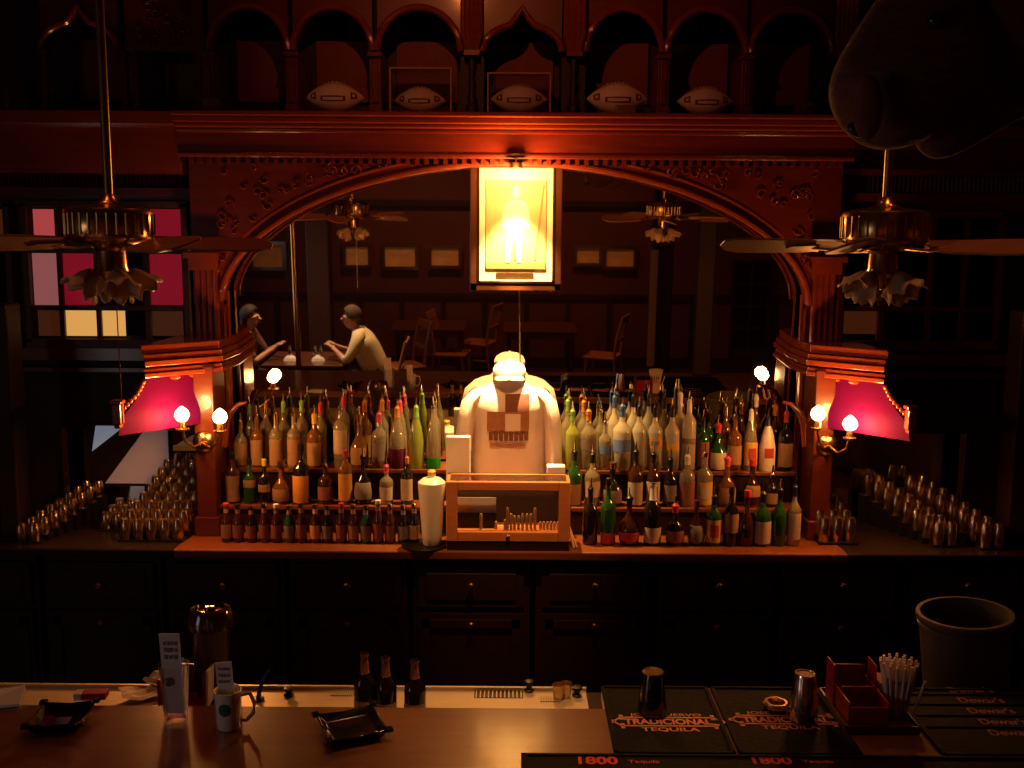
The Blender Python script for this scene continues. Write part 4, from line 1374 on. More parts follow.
def fan(loc, label, blades, motor_r, chain):
    t = thing('ceiling_fan', label, 'ceiling fan', loc)
    top = ZC - loc[2]
    MB().tube([(0, 0, .09), (0, 0, top - .06)], .013, 12).build('down_rod', DULLBRASS, t, world=False, smooth=True)
    MB().lathe([(.02, top - .10), (.05, top - .06), (.07, top - .01), (.07, top - .001)], n=20).build('ceiling_canopy', DULLBRASS, t, world=False, smooth=True)
    mr = motor_r
    MB().lathe([(.02, .095), (.03, .075), (.05, .062), (mr * .7, .058), (mr * .96, .050), (mr, .042), (mr, -.032), (mr * .95, -.042), (mr * .6, -.058), (.05, -.066)], n=36).build('motor_housing', BRASS, t, world=False, smooth=True)
    rb = MB()
    for k in range(30):
        a = 2 * PI * k / 30
        rb.tube([(mr * 1.002 * math.cos(a), mr * 1.002 * math.sin(a), -.026), (mr * 1.002 * math.cos(a), mr * 1.002 * math.sin(a), .036)], .0035, 5)
    rb.build('motor_ribs', DULLBRASS, t, world=False, smooth=True)
    for a in blades:
        rot = Matrix.Rotation(R(a), 3, 'Z') @ Matrix.Rotation(R(18), 3, 'X')
        bl = MB()
        out = [(.20, -.048), (.24, -.058), (.36, -.066), (.44, -.064), (.475, -.045), (.49, 0), (.475, .045), (.44, .064), (.36, .066), (.24, .058), (.20, .048)]
        bl.loft([[tuple(rot @ Vector((x, y, -.004)) + Vector((0, 0, -.052))) for x, y in out], [tuple(rot @ Vector((x, y, .003)) + Vector((0, 0, -.052))) for x, y in out]])
        b = bl.build('blade', BLADE, t, world=False, bevel=.001)
        ir = MB()
        ir.tube([tuple(Matrix.Rotation(R(a), 3, 'Z') @ Vector(p)) for p in ((.07, 0, -.055), (.14, .012, -.062), (.21, 0, -.056))], .008, 6)
        ir.loft([[tuple(rot @ Vector((x, y, z)) + Vector((0, 0, -.052))) for x, y in ((.19, -.03), (.27, -.02), (.29, 0), (.27, .02), (.19, .03))] for z in (-.010, -.0042)])
        ir.build('blade_bracket', DULLBRASS, b, world=False, smooth=False)
    MB().lathe([(.05, -.066), (.042, -.075), (.045, -.12), (.05, -.135), (.035, -.15), (.02, -.165), (.012, -.18), (.003, -.185)], n=20).build('light_hub', BRASS, t, world=False, smooth=True)
    for k in range(4):
        a = R(35 + 90 * k)
        rz = Matrix.Rotation(a, 3, 'Z')
        arm = [rz @ Vector(p) for p in ((.035, 0, -.125), (.045, 0, -.125), (.052, 0, -.140))]
        am = MB().tube(arm, .007, 7).build('lamp_arm', DULLBRASS, t, world=False, smooth=True)
        ax = rz @ Matrix.Rotation(R(-38), 3, 'Y')
        rings = []
        nn = 30
        for r, z, ruf in ((.014, 0, 0), (.018, -.005, 0), (.029, -.022, .0), (.036, -.042, .03), (.043, -.058, .08), (.053, -.072, .13)):
            rings.append([tuple(rz @ Vector((.052, 0, -.137)) + ax @ Vector((r * (1 + ruf * math.cos(6 * 2 * PI * i / nn)) * math.cos(2 * PI * i / nn), r * (1 + ruf * math.cos(6 * 2 * PI * i / nn)) * math.sin(2 * PI * i / nn), z + ruf * .10 * math.sin(6 * 2 * PI * i / nn)))) for i in range(nn)])
        s = MB().loft(rings, cap=False).build('tulip_shade', SHADE, t, world=False, smooth=True)
        md = s.modifiers.new('thickness', 'SOLIDIFY')
        md.thickness = .003
    if chain:
        MB().tube([(.02, -.03, -.15), (.022, -.03, -.15 - chain)], .0018, 5).build('pull_chain', BRASS, t, world=False)
    return t


lf = P(110, 226, 3.05)
fan(lf, 'brass ceiling fan with ribbed motor and tulip shades, in front of the magenta window', [27, 99, 171, 243, 315], .126, .45)
rf = P(885, 229, 3.08)
fan(rf, 'brass ceiling fan with wide motor and frilled shades, hanging at the right in the dark', [22, 94, 166, 238, 310], .128, 0)

# ------------------------------------------------------------------ front bar
BT = 1.10
BY = PZ(300, 706, BT).y
BYR = PZ(800, 688, BT).y
xd = PZ(605, 706, BT).x
bar = thing('front_bar', 'long glossy brown wooden bar counter across the bottom, bare at the left', 'bar', (0, 2.5, 0))
MB().slab([(-2.6, 2.10), (2.6, 2.10), (2.6, BYR), (xd, BYR), (xd, BY), (-2.6, BY)], BT - .05, BT).build('bar_top', BARW, bar, bevel=.006)
fp_ = MB().b2(-2.55, 2.55, 2.22, 2.30, 0.0, BT - .051)
for i in range(8):
    fp_.b2(-2.4 + i * .61, -1.9 + i * .61, 2.20, 2.22, .2, .95)
fp_.build('front_panel', DARKW, bar)
MB().b2(-2.55, 2.55, BY - .12, BY - .06, 0, BT - .051).build('rear_panel', DARKW, bar)

# steel work counter behind the bar
WT = .95
SY1 = PZ(300, 688, WT).y
xr = PZ(586, 690, WT).x
wk = thing('steel_work_counter', 'bright brushed steel work counter behind the wooden bar, with drain slots', 'counter', (-1, 3.1, 0))
MB().b2(-2.6, xr, BY - .05, SY1, WT - .03, WT).build('worktop', STEEL, wk, bevel=.004)
MB().b2(-2.55, xr - .03, BY, SY1 - .04, .12, WT - .031).b2(-2.5, xr - .08, BY + .05, SY1 - .1, 0, .12).build('cabinet_body', mat('dark_steel', (.10, .09, .08), .45, metal=.8), wk)
for xa, xb, ya, yb in ((474, 523, 690, 698), (330, 355, 690, 696), (540, 560, 697, 702)):
    a, b = PZ(xa, yb, WT), PZ(xb, ya, WT)
    m = MB()
    m.b2(a.x, b.x, a.y, b.y, WT + .0003, WT + .0012)
    g = m.build('drain_slot', BLACK, wk)
    m = MB()
    n = 12
    for k in range(n):
        x = a.x + (b.x - a.x) * (k + .5) / n
        m.b2(x - .0022, x + .0022, a.y, b.y, WT + .001, WT + .003)
    m.build('drain_bar', STEEL, g)
MB().b2(-2.6, xr, SY1 - .012, SY1, WT, WT + .012).build('raised_edge', STEEL, wk)
# dark service shelf at the right
sv = thing('service_shelf', 'dark low service shelf behind the right half of the bar under the grey bin', 'shelf', (1.4, 3.3, 0))
MB().b2(xr + .03, 2.6, BYR + .01, 3.75, .72, .75).build('shelf_board', DARKW, sv)
MB().b2(xr + .06, 2.55, BYR + .05, 3.70, 0, .719).build('cabinet_body', DARKW, sv)


def at(px, py, z, y=None):
    return PZ(px, py, z)


# three wine bottles on the steel counter
for i, (px, tip, y, say) in enumerate(((365, 653, 3.06, 'left'), (386, 657, 3.05, 'middle'), (415, 660, 3.06, 'right'))):
    x = P(px, 700, y).x
    H = P(px, tip, y).z - WT
    bottle(x, y, WT, H, .036, 'wine', 'dark', 'white', 'foil', 'tan', 'dark green wine bottle behind the bar near the square ashtray, %s one of three' % say, 'wine bottles behind the bar', name='wine_bottle', lz=(.10, .40))

# dark tapered canister
yc = 3.26
c = P(213, 690, yc)
ht = P(213, 607, yc).z - WT
cn_ = thing('blender_jar', 'dark tapered jar with a shiny rim standing behind the paper in the glass', 'jar', (c.x, yc, WT + .0005))
MB().lathe([(.048, 0), (.052, .01), (.066, ht * .78), (.070, ht * .80)], (c.x, yc, WT + .0005), 24).build('jar_body', mat('smoky_plastic', (.045, .030, .024), .3, vary=.3, coat=.3), cn_, smooth=True)
MB().lathe([(.071, ht * .78), (.078, ht * .80), (.077, ht * .90), (.066, ht * .98), (.050, ht), (.046, ht * .97), (.02, ht * .965), (.016, ht * 1.0), (.003, ht * 1.005)], (c.x, yc, WT + .0005), 28).build('lid', mat('glossy_lid', (.06, .025, .015), .12, vary=.3, coat=.8), cn_, smooth=True)

# glass with tall folded menu card
def tumbler(px, py, h, r, name, label, cat, z=BT, m=TUMBLER, taper=.82):
    c = PZ(px, py, z)
    t = thing(name, label, cat, (c.x, c.y, z + .0005))
    o = (c.x, c.y, z + .0005)
    return t, Vector(o)


t, o3 = tumbler(176, 718, .14, .036, 'pint_glass', 'clear pint glass holding a tall white folded card at the left of the bar', 'glass')
hg = .17
MB().lathe([(.001, .0), (.032, 0), (.034, .004), (.044, hg), (.0415, hg), (.0315, .016), (.001, .014)], o3, 24, cap=False).build('glass_body', CLEAR, t, smooth=True)
ringo = []
gl = MB().lathe([(.033, .0145), (.001, .015)], o3, 20, cap=False)
pap = thing('folded_card', 'tall white folded card with grey scribbled lines, upright in the pint glass', 'card', (o3.x, o3.y, o3.z + .016))
ztop = P(173, 634, o3.y).z
w_ = .030
lean = Matrix.Rotation(R(4), 3, 'Z')
pm = MB()
def cardpts(x0, x1, y, z0, z1, sk=0.0):
    return [(x0, y, z0), (x1, y, z0), (x1 + sk, y, z1), (x0 + sk, y, z1)]
pm.loft([[(o3.x - w_ * .9, o3.y - .006, o3.z + .017), (o3.x + w_ * .9, o3.y - .006, o3.z + .017), (o3.x + w_ - .012, o3.y + .002, ztop), (o3.x - w_ - .012, o3.y + .002, ztop)],
         [(o3.x - w_ * .9, o3.y - .003, o3.z + .017), (o3.x + w_ * .9, o3.y - .003, o3.z + .017), (o3.x + w_ - .012, o3.y + .005, ztop), (o3.x - w_ - .012, o3.y + .005, ztop)]])
pm.build('card_sheet', PAPER, pap)


def scrib(parent, x0, x1, z, y, n, h, m=INK):
    q = MB()
    xx = x0
    for k in range(n):
        ww = (x1 - x0) / n * random.uniform(.45, .8)
        q.b2(xx, xx + ww, y - .0012, y - .0004, z - h * random.uniform(.35, .5), z + h * random.uniform(.35, .5))
        xx += (x1 - x0) / n
    return q.build('scribbled_line', m, parent)


Hc = ztop - o3.z - .017
for v, n in ((.88, 4), (.80, 4), (.71, 3)):
    yv = o3.y - .006 + .008 * v
    scrib(pap, o3.x - .030 - .012 * v + .012, o3.x + .022 - .012 * v + .004, o3.z + .017 + Hc * v, yv - .001, n, .014)
q = MB()
q.sphere((o3.x - .016, o3.y - .0055, o3.z + .017 + Hc * .40), .013, 8, (1.3, .08, 1.1))
q.build('green_emblem', GREENINK, pap, smooth=True)

# white mug with card
t, o4 = tumbler(229, 727, .1, .04, 'coffee_mug', 'white mug with round green emblem and clear handle, holding a small card', 'mug')
hm = P(229, 671, o4.y).z - o4.z - .005
hm = .115
MB().lathe([(.001, 0), (.031, 0), (.034, .004), (.039, hm * .95), (.040, hm), (.037, hm), (.036, hm * .95), (.030, .012), (.001, .010)], o4, 28, cap=False).build('mug_body', mat('white_china', (.80, .76, .70), .25, vary=.08, coat=.5), t, smooth=True)
MB().tube([o4 + Vector(p) for p in ((.037, .004, hm * .85), (.062, .006, hm * .88), (.075, .008, hm * .62), (.070, .008, hm * .35), (.050, .006, hm * .16), (.035, .004, hm * .18))], .006, 8).build('handle', mat('china_handle', (.62, .50, .40), .2, vary=.1, coat=.6), t, smooth=True)
pf = [(.031, 0), (.034, .004), (.039, hm * .95)]
em = MB()
rr = []
for i in range(9):
    z = hm * (.42 + .34 * i / 8)
    half = .50 * math.sqrt(max(.02, 1 - ((i - 4) / 4.1) ** 2))
    rr.append([o4 + Vector(((rad_at(pf, z) + .0012) * math.sin(-.02 + half * (j - 4) / 4), -(rad_at(pf, z) + .0012) * math.cos(-.02 + half * (j - 4) / 4), z)) for j in range(9)])
em.loft(rr, cap=False, closed=False)
em.build('green_emblem', GREENINK, t, smooth=True)
pap = thing('note_card', 'small pinkish card with grey scribbled lines standing in the white mug', 'card', (o4.x, o4.y, o4.z + .012))
zt = P(227, 663, o4.y).z
pm = MB()
pm.loft([[(o4.x - .024, o4.y - .004, o4.z + .013), (o4.x + .024, o4.y - .004, o4.z + .013), (o4.x + .022 - .012, o4.y + .01, zt), (o4.x - .032 - .005, o4.y + .01, zt - .004)],
         [(o4.x - .024, o4.y - .001, o4.z + .013), (o4.x + .024, o4.y - .001, o4.z + .013), (o4.x + .022 - .012, o4.y + .013, zt), (o4.x - .032 - .005, o4.y + .013, zt - .004)]])
pm.build('card_sheet', PAPER, pap)
for v in (.88, .78, .68):
    scrib(pap, o4.x - .028, o4.x + .008, o4.z + .013 + (zt - o4.z - .013) * v, o4.y - .004 + .014 * v - .001, 4, .010)

# ashtrays
def ashtray(px, py, s, rz, label):
    c = PZ(px, py, BT)
    t = thing('ashtray', label, 'ashtray', (c.x, c.y, BT + .0005), rz, 'black square ashtrays')
    rings = []
    for a, z in ((.72, 0), (.80, .006), (1.0, .034), (.94, .037), (.70, .014), (.30, .010)):
        h = s / 2 * a
        rings.append([(-h, -h, z), (0, -h * 1.0, z - (.006 if z > .03 else 0)), (h, -h, z), (h, 0, z - (.006 if z > .03 else 0)), (h, h, z), (0, h, z - (.006 if z > .03 else 0)), (-h, h, z), (-h, 0, z - (.006 if z > .03 else 0))])
    MB().loft(rings).build('bowl', mat('glossy_black', (.010, .009, .009), .12, vary=.2, coat=.7), t, world=False, bevel=.003)
    for k in range(4):
        q = Matrix.Rotation(PI / 2 * k, 3, 'Z')
        rs = MB().box(q @ Vector((s * .49, s * .49, .034)), (.022, .022, .012), q)
        rs.build('corner_rest', mat('glossy_black', (.010, .009, .009)), t, world=False, bevel=.003)
    return t


ashtray(352, 733, .175, R(24), 'square black ashtray in front of the three wine bottles')
ashtray(62, 724, .155, R(6), 'square black ashtray with a red and white packet behind, at the far left')

# left clutter
p = PZ(88, 703, BT)
pk = thing('cigarette_packet', 'small red and white packet lying behind the far left ashtray', 'packet', (p.x, p.y + .035, BT), R(6))
MB().b2(-.028, .044, -.02, .02, .0005, .022).build('packet_body', CAP['red'], pk, world=False, bevel=.002)
MB().b2(-.052, -.0285, -.02, .02, .0005, .022).build('flip_top', PAPER, pk, world=False, bevel=.002)
p = PZ(6, 702, BT)
nb = thing('paper_napkin', 'folded pinkish white napkin at the left edge of the bar', 'napkin', (p.x, p.y, BT), R(12))
MB().loft([[(-.07, -.05, .0008), (.05, -.045, .0008), (.045, .05, .0008), (-.07, .05, .0008)], [(-.07, -.05, .012), (.05, -.045, .010), (.045, .05, .03), (-.07, .05, .02)]]).build('folded_sheet', PAPER, nb, world=False, bevel=.002)
WTP = WT
p = PZ(150, 700, WTP)
q = Vector((p.x, p.y + .03, WTP))
for i, (dx, dy, ln, wd_, rz, say, mm) in enumerate(((-.02, .0, .17, .10, 32, 'loose white slip of paper lying left of the pint glass', PAPER), (.03, .06, .14, .09, -20, 'crumpled grey paper right behind the pint glass', mat('grey_paper', (.40, .38, .42), .8, vary=.4)))):
    n = 7
    m = MB()
    rr = [[(-ln / 2 + ln * a / (n - 1), -wd_ / 2 + wd_ * b / (n - 1), .022 + random.uniform(-.006, .006) + i * .012 + .02 * abs(a - 3) / 3) for a in range(n)] for b in range(n)]
    m.loft(rr, cap=False, closed=False)
    o = m.build('paper_slip', mm, world=False)
    o.location = (q.x + dx, q.y + dy, WTP - .012)
    o.rotation_euler.z = R(rz)
    md = o.modifiers.new('thickness', 'SOLIDIFY')
    md.thickness = .001
    tag(o, say, 'paper')
p = PZ(186, 702, WT) + Vector((0, -.075, 0))
bk = thing('napkin_caddy', 'dark red slanted napkin caddy behind the pint glass on the steel counter', 'caddy', (p.x, p.y + .05, WT))
MB().b2(p.x - .07, p.x + .09, p.y, p.y + .12, WT + .0005, WT + .02).build('base', REDP, bk, bevel=.003)
MB().b2(p.x - .07, p.x - .06, p.y, p.y + .12, WT + .02, WT + .11).b2(p.x + .08, p.x + .09, p.y, p.y + .12, WT + .02, WT + .13).b2(p.x - .06, p.x + .08, p.y + .11, p.y + .12, WT + .02, WT + .12).build('side_panel', REDP, bk, bevel=.003)
MB().loft([[(p.x + .092, p.y - .005, WT + .02), (p.x + .10, p.y - .005, WT + .02), (p.x + .10, p.y + .09, WT + .02), (p.x + .092, p.y + .09, WT + .02)],
           [(p.x + .10, p.y - .015, WT + .15), (p.x + .108, p.y - .015, WT + .15), (p.x + .108, p.y + .08, WT + .15), (p.x + .10, p.y + .08, WT + .15)]]).build('upright_card', PAPER, bk)
for i, (px, say, h) in enumerate(((289, 'small dark knob on the steel counter left of the wine bottles', .03), (529, 'small dark tap knob at the rear edge of the steel counter', .04), (577, 'dark round knob at the right end of the steel counter', .035))):
    p = PZ(px, 696 if i != 1 else 691, WT)
    o = MB().lathe([(.016, 0), (.018, .006), (.010, .012), (.010, h * .6), (.017, h * .7), (.017, h * .95), (.008, h)], (p.x, p.y, WT + .0005), 14).build('tap_knob', BLACK, base=(p.x, p.y, WT), smooth=True)
    tag(o, say, 'knob')
for i, px in enumerate((558, 566)):
    p = PZ(px, 699 - 2 * i, WT)
    o = MB().lathe([(.001, .0), (.015, 0), (.016, .003), (.021, .052), (.0195, .052), (.0145, .008), (.001, .006)], (p.x, p.y, WT + .0005), 14, cap=False).build('shot_glass', TUMBLER, base=(p.x, p.y, WT), smooth=True)
    tag(o, ['small shot glass on the steel counter right end, the nearer left one', 'small shot glass on the steel counter right end, the farther right one'][i], 'glass', 'shot glasses on the steel counter')
p = PZ(258, 700, WT)
tg = thing('bottle_opener', 'dark bar tool standing behind the mug handle', 'bar tool', (p.x, p.y, WT))
MB().tube([(p.x, p.y, WT + .006), (p.x + .012, p.y + .01, WT + .06), (p.x + .035, p.y + .02, WT + .10)], [.008, .007, .004], 8).build('handle', BLACK, tg, smooth=True)
MB().lathe([(.022, 0), (.022, .006), (.010, .008)], (p.x, p.y, WT + .0005), 14).build('foot', BLACK, tg, smooth=True)

# ------------------------------------------------------------------ rubber bar mats with their printing
PRT = mat('mat_print_tan', (0.62, 0.20, 0.10), .7, vary=.2)
PRR = mat('mat_print_red', (0.60, 0.03, 0.03), .7, vary=.2)
MZ = BT + .0075


def rmat(label, x0, x1, y0, y1, rz=0):
    t = thing('bar_mat', label, 'bar mat', ((x0 + x1) / 2, (y0 + y1) / 2, BT))
    MB().b2(x0, x1, y0, y1, BT + .0005, BT + .006).build('mat_sheet', RUBBER, t, bevel=.002)
    r = MB()
    for a, b, c_, d_ in ((x0, x1, y0, y0 + .012), (x0, x1, y1 - .012, y1), (x0, x0 + .012, y0, y1), (x1 - .012, x1, y0, y1)):
        r.b2(a, b, c_, d_, BT + .006, BT + .010)
    r.build('raised_rim', RUBBER, t, bevel=.002)
    return t


def trad(t, cx, cy, w):
    h = w * .40
    f = MB()
    hw, hh = w / 2, h * .20
    for sy in (-1, 1):
        f.b2(cx - hw * .86, cx + hw * .86, cy + sy * hh - .0035, cy + sy * hh + .0035, BT + .006, MZ)
    for sx_ in (-1, 1):
        for sy in (-1, 1):
            f.box((cx + sx_ * hw * .93, cy + sy * hh * .5, (BT + .006 + MZ) / 2), (hw * .20, .006, .0015), Matrix.Rotation(sx_ * sy * -.85, 3, 'Z'))
            f.box((cx + sx_ * hw * .84, cy + sy * hh * 1.05, (BT + .006 + MZ) / 2), (.012, .030, .0015))
        f.box((cx + sx_ * hw * 1.01, cy, (BT + .006 + MZ) / 2), (.016, .016, .0015), Matrix.Rotation(PI / 4, 3, 'Z'))
    f.build('printed_frame', PRT, t)
    text('JOSE CUERVO', (cx, cy + h * .34, BT + .0062), w * .66, h * .17, PRT, t, bold=.01)
    text('TRADICIONAL', (cx, cy, BT + .0062), w * .80, h * .27, PRT, t, bold=.035)
    text('TEQUILA', (cx, cy - h * .36, BT + .0062), w * .52, h * .20, PRT, t, bold=.02)


ry = PZ(700, 757, BT).y          # front runner's rear edge
y1 = BYR - .01
a0, a1, a2 = PZ(607, 720, BT).x, PZ(722, 720, BT).x, PZ(838, 720, BT).x
m1 = rmat('black rubber bar mat under the dark upturned glass, printed with red tan lettering', a0, a1 - .004, ry + .006, y1)
m2 = rmat('black rubber bar mat under the steel shaker, printed with red tan lettering', a1 + .004, a2, ry + .006, y1)
c1, c2 = PZ(668, 724, BT), PZ(786, 722, BT)
trad(m1, c1.x, c1.y, .325)
trad(m2, c2.x, c2.y, .325)
x5 = PZ(521, 760, BT).x
m3 = rmat('long black rubber runner along the near bar edge with red printed figures', x5, 1.75, 2.30, ry)
for px in (612, 786):
    p = PZ(px - 14, 763, BT)
    text('1800', (p.x - .005, p.y, BT + .0062), .108, .040, PRR, m3, bold=.03)
    text('Tequila', (p.x + .125, p.y - .003, BT + .0062), .085, .020, PRR, m3)
xd0, xd1 = PZ(912, 720, BT).x, 1.75
m4 = rmat('black ribbed rubber bar mat at the far right with five orange printed words', xd0, xd1, ry + .006, y1)
rb = MB()
ys = [PZ(960, yy, BT).y for yy in (692, 701, 712, 723, 735)]
for k in range(len(ys) - 1):
    ym = (ys[k] + ys[k + 1]) / 2
    rb.b2(xd0 + .02, xd1 - .02, ym - .003, ym + .003, BT + .006, BT + .009)
rb.build('raised_rib', RUBBER, m4)
PRO = mat('mat_print_orange', (0.42, 0.14, 0.05), .7, vary=.3)
for (px, py) in ((970, 692), (981, 702.5), (991, 713), (1003, 724), (1013, 735)):
    p = PZ(px, py, BT)
    text("Dewar's", (p.x, p.y, BT + .0062), .138, .036, PRO, m4, bold=.01)

# ------------------------------------------------------------------ right side of the bar
def upglass(px, py, tip, r0, r1, m, name, label, cat):
    c = PZ(px, py, BT + .0105)
    z = BT + .0105
    h = P(px, tip, c.y).z - z
    t = thing(name, label, cat, (c.x, c.y, z))
    return t, Vector((c.x, c.y, z)), h


t, o5, h = upglass(652, 712, 671, .042, .032, TUMBLER, 'pint_glass', 'dark bluish pint glass upturned on the left printed mat', 'glass')
BLUEG = mat('dark_blue_glass', (.008, .014, .020), .15, vary=.2, trans=.25, coat=.5)
MB().lathe([(.044, 0), (.0445, .004), (.033, h * .93), (.031, h * .97)], o5, 24).build('glass_body', BLUEG, t, smooth=True)
MB().lathe([(.031, h * .955), (.0325, h * .97), (.031, h), (.027, h), (.025, h * .985), (.001, h * .98)], o5, 24).build('glass_base', DULLBRASS, t, smooth=True)
t, o6, h = upglass(803, 718, 673, .045, .033, STEEL, 'cocktail_shaker', 'upturned shiny steel shaker cup beside the red caddy', 'shaker')
MB().lathe([(.042, 0), (.044, .002), (.043, .008), (.032, h * .95), (.030, h), (.027, h), (.025, h * .985), (.001, h * .985)], o6, 28).build('cup_body', CHROME, t, smooth=True)
p = PZ(776, 707, BT + .0105)
o = MB().lathe([(.036, 0), (.040, .004), (.040, .012), (.034, .018), (.026, .018), (.024, .008), (.001, .007)], (p.x, p.y, BT + .0106), 24).build('brass_dish', BRASS, base=(p.x, p.y, BT + .0105), smooth=True)
tag(o, 'small round brass dish left of the steel shaker', 'dish')

# red caddy on a brown tray
cz = BT + .0105
p0, p1 = PZ(838, 728, BT), PZ(884, 728, BT)
tx0, tx1 = PZ(842, 730, BT).x, PZ(916, 730, BT).x
ty0, ty1 = PZ(860, 735, BT).y, BYR - .05
tr = thing('serving_tray', 'shallow brown tray between the printed mats carrying the red caddy and straws', 'tray', ((tx0 + tx1) / 2, (ty0 + ty1) / 2, BT))
TRAYM = mat('brown_tray', (.075, .030, .018), .5, vary=.3)
MB().b2(tx0, tx1, ty0, ty1, BT + .0006, BT + .012).build('tray_base', TRAYM, tr, bevel=.002)
m = MB()
m.b2(tx0, tx1, ty0, ty0 + .006, BT + .0122, BT + .026).b2(tx0, tx1, ty1 - .006, ty1, BT + .0122, BT + .026).b2(tx0, tx0 + .006, ty0, ty1, BT + .0122, BT + .026).b2(tx1 - .006, tx1, ty0, ty1, BT + .0122, BT + .026)
m.build('tray_rim', TRAYM, tr)
zc = BT + .0125
rx0, rx1 = PZ(844, 722, zc).x, PZ(884, 722, zc).x
ry0 = ty0 + .020
ry1 = ry0 + .20
cd_ = thing('garnish_caddy', 'red plastic bar caddy with open compartments in front of the grey bin', 'caddy', ((rx0 + rx1) / 2, (ry0 + ry1) / 2, zc))
m = MB()
m.b2(rx0, rx1, ry0, ry1, zc, zc + .006)
m.b2(rx0, rx0 + .005, ry0, ry1, zc + .006, zc + .075).b2(rx1 - .005, rx1, ry0, ry1, zc + .006, zc + .075).b2(rx0 + .005, rx1 - .005, ry0, ry0 + .005, zc + .006, zc + .062)
m.build('front_compartment', REDP, cd_, bevel=.002)
MB().b2(rx0 + .005, rx1 - .005, ry0 + .09, ry0 + .095, zc + .006, zc + .085).build('divider', REDP, cd_, bevel=.002)
MB().b2(rx0 + .005, rx1 - .005, ry1 - .005, ry1, zc + .006, zc + .11).build('divider', REDP, cd_, bevel=.002)
for xq in (rx0 - .006, rx1 + .001):
    MB().prism([(xq, zc), (xq + .005, zc), (xq + .005, zc + .135), (xq, zc + .135)], ry1 - .075, ry1 - .002).build('tall_side', REDP, cd_, bevel=.002)
# stacked napkins
nx = rx1 + .012
nk = thing('napkin_stack', 'small stack of pale pink napkins between the red caddy and the straws', 'napkins', (nx + .03, ry1 - .05, zc))
m = MB()
for k in range(9):
    m.b2(nx + .003 * (k % 2), nx + .062 - .002 * (k % 3), ry1 - .085, ry1 - .01, zc + .0005 + k * .0095, zc + .0095 + k * .0095)
m.build('napkin_pile', mat('pale_napkin', (.72, .40, .34), .85, vary=.2), nk)
# straws in a holder
hx, hy = PZ(898, 718, zc).x, PZ(898, 720, zc).y + .03
sh = thing('straw_holder', 'clear holder packed with white straws right of the red caddy', 'holder', (hx, hy, zc))
MB().lathe([(.001, 0), (.030, 0), (.032, .003), (.036, .12), (.034, .12), (.029, .006), (.001, .005)], (hx, hy, zc + .0003), 20, cap=False).build('clear_cup', TUMBLER, sh, smooth=True)
STRAW = mat('white_straw', (.90, .78, .66), .5, vary=.15)
zs = P(898, 659, hy).z
sproto = MB().tube([(0, 0, 0), (0, 0, zs - zc - .012)], .0042, 8).build('straw', STRAW, smooth=True)
k = 0
for i in range(4):
    n = (1, 6, 11, 15)[i]
    for j in range(n):
        a = 2 * PI * j / n + i
        r0, r1 = i * .0084, i * .0185
        o = sproto if k == 0 else sproto.copy()
        if k:
            COL.objects.link(o)
        tilt = (r1 - r0) / (zs - zc)
        o.location = (hx + r0 * math.cos(a), hy + r0 * math.sin(a), zc + .007 + random.uniform(-.0, .004))
        o.rotation_euler = (0, math.atan(tilt), a)
        tag(o, 'white drinking straw in the packed clear holder right of the red caddy', 'straw', 'straws in the holder')
        k += 1
o = MB().tube([(hx + .040, hy - .02, zc + .0005 + .004), (hx + .075, hy - .015, zc + .115)], .004, 8).build('stirrer', STRAW, base=(hx + .040, hy - .02, zc), smooth=True)
tag(o, 'single pale stirrer leaning outside the straw holder at its right', 'stirrer')

# grey bin
gy = 3.42
g0, g1 = P(920, 606, gy), P(1012, 606, gy)
gx, gr = (g0.x + g1.x) / 2, (g1.x - g0.x) / 2
gz = .7505
gh = P(966, 608, gy).z - gz - .03
gb = thing('ice_bin', 'large round grey plastic bin behind the far right end of the bar', 'bin', (gx, gy, gz))
gb.rotation_euler = (0, R(-4.5), 0)
gb.location.z += .012
gb.location.x += .032
MB().lathe([(.001, 0), (gr * .80, 0), (gr * .82, .01), (gr * .93, gh * .92), (gr * .93, gh), (gr * .90, gh), (gr * .79, .012), (.001, .012)], (gx, gy, gz), 40, cap=False).build('bin_body', GREYP, gb, smooth=True)
MB().lathe([(gr * .935, gh * .90), (gr * .965, gh * .905), (gr * .965, gh * .935), (gr * .94, gh * .94)], (gx, gy, gz), 40, cap=False).build('band', GREYP, gb, smooth=True)
MB().lathe([(gr * .93, gh - .016), (gr * .985, gh - .016), (gr * 1.0, gh - .006), (gr * .985, gh + .004), (gr * .90, gh + .004), (gr * .90, gh - .016)], (gx, gy, gz), 40, cap=False).build('rolled_rim', GREYP, gb, smooth=True)

# ------------------------------------------------------------------ dining room behind, seen in the mirror
def skin_mesh(name, nodes, edges, m, parent, sub=2, root=0):
    """nodes: (x,y,z,r) or (x,y,z,(rx,ry)); grows one continuous tapering surface over the edges"""
    me = bpy.data.meshes.new(name)
    me.from_pydata([n[:3] for n in nodes], edges, [])
    o = bpy.data.objects.new(name, me)
    COL.objects.link(o)
    sk = o.modifiers.new('skin', 'SKIN')
    sk.use_smooth_shade = True
    for i, n in enumerate(nodes):
        r = n[3]
        me.skin_vertices[0].data[i].radius = r if isinstance(r, tuple) else (r, r)
        me.skin_vertices[0].data[i].use_root = (i == root)
    sb = o.modifiers.new('smooth', 'SUBSURF')
    sb.levels = sub
    sb.render_levels = sub
    dg = bpy.context.evaluated_depsgraph_get()
    dg.update()
    nm = bpy.data.meshes.new_from_object(o.evaluated_get(dg))
    bpy.data.objects.remove(o)
    for p in nm.polygons:
        p.use_smooth = True
    nm.materials.clear()
    nm.materials.append(m)
    o = bpy.data.objects.new(name, nm)
    COL.objects.link(o)
    o.parent = parent
    return o


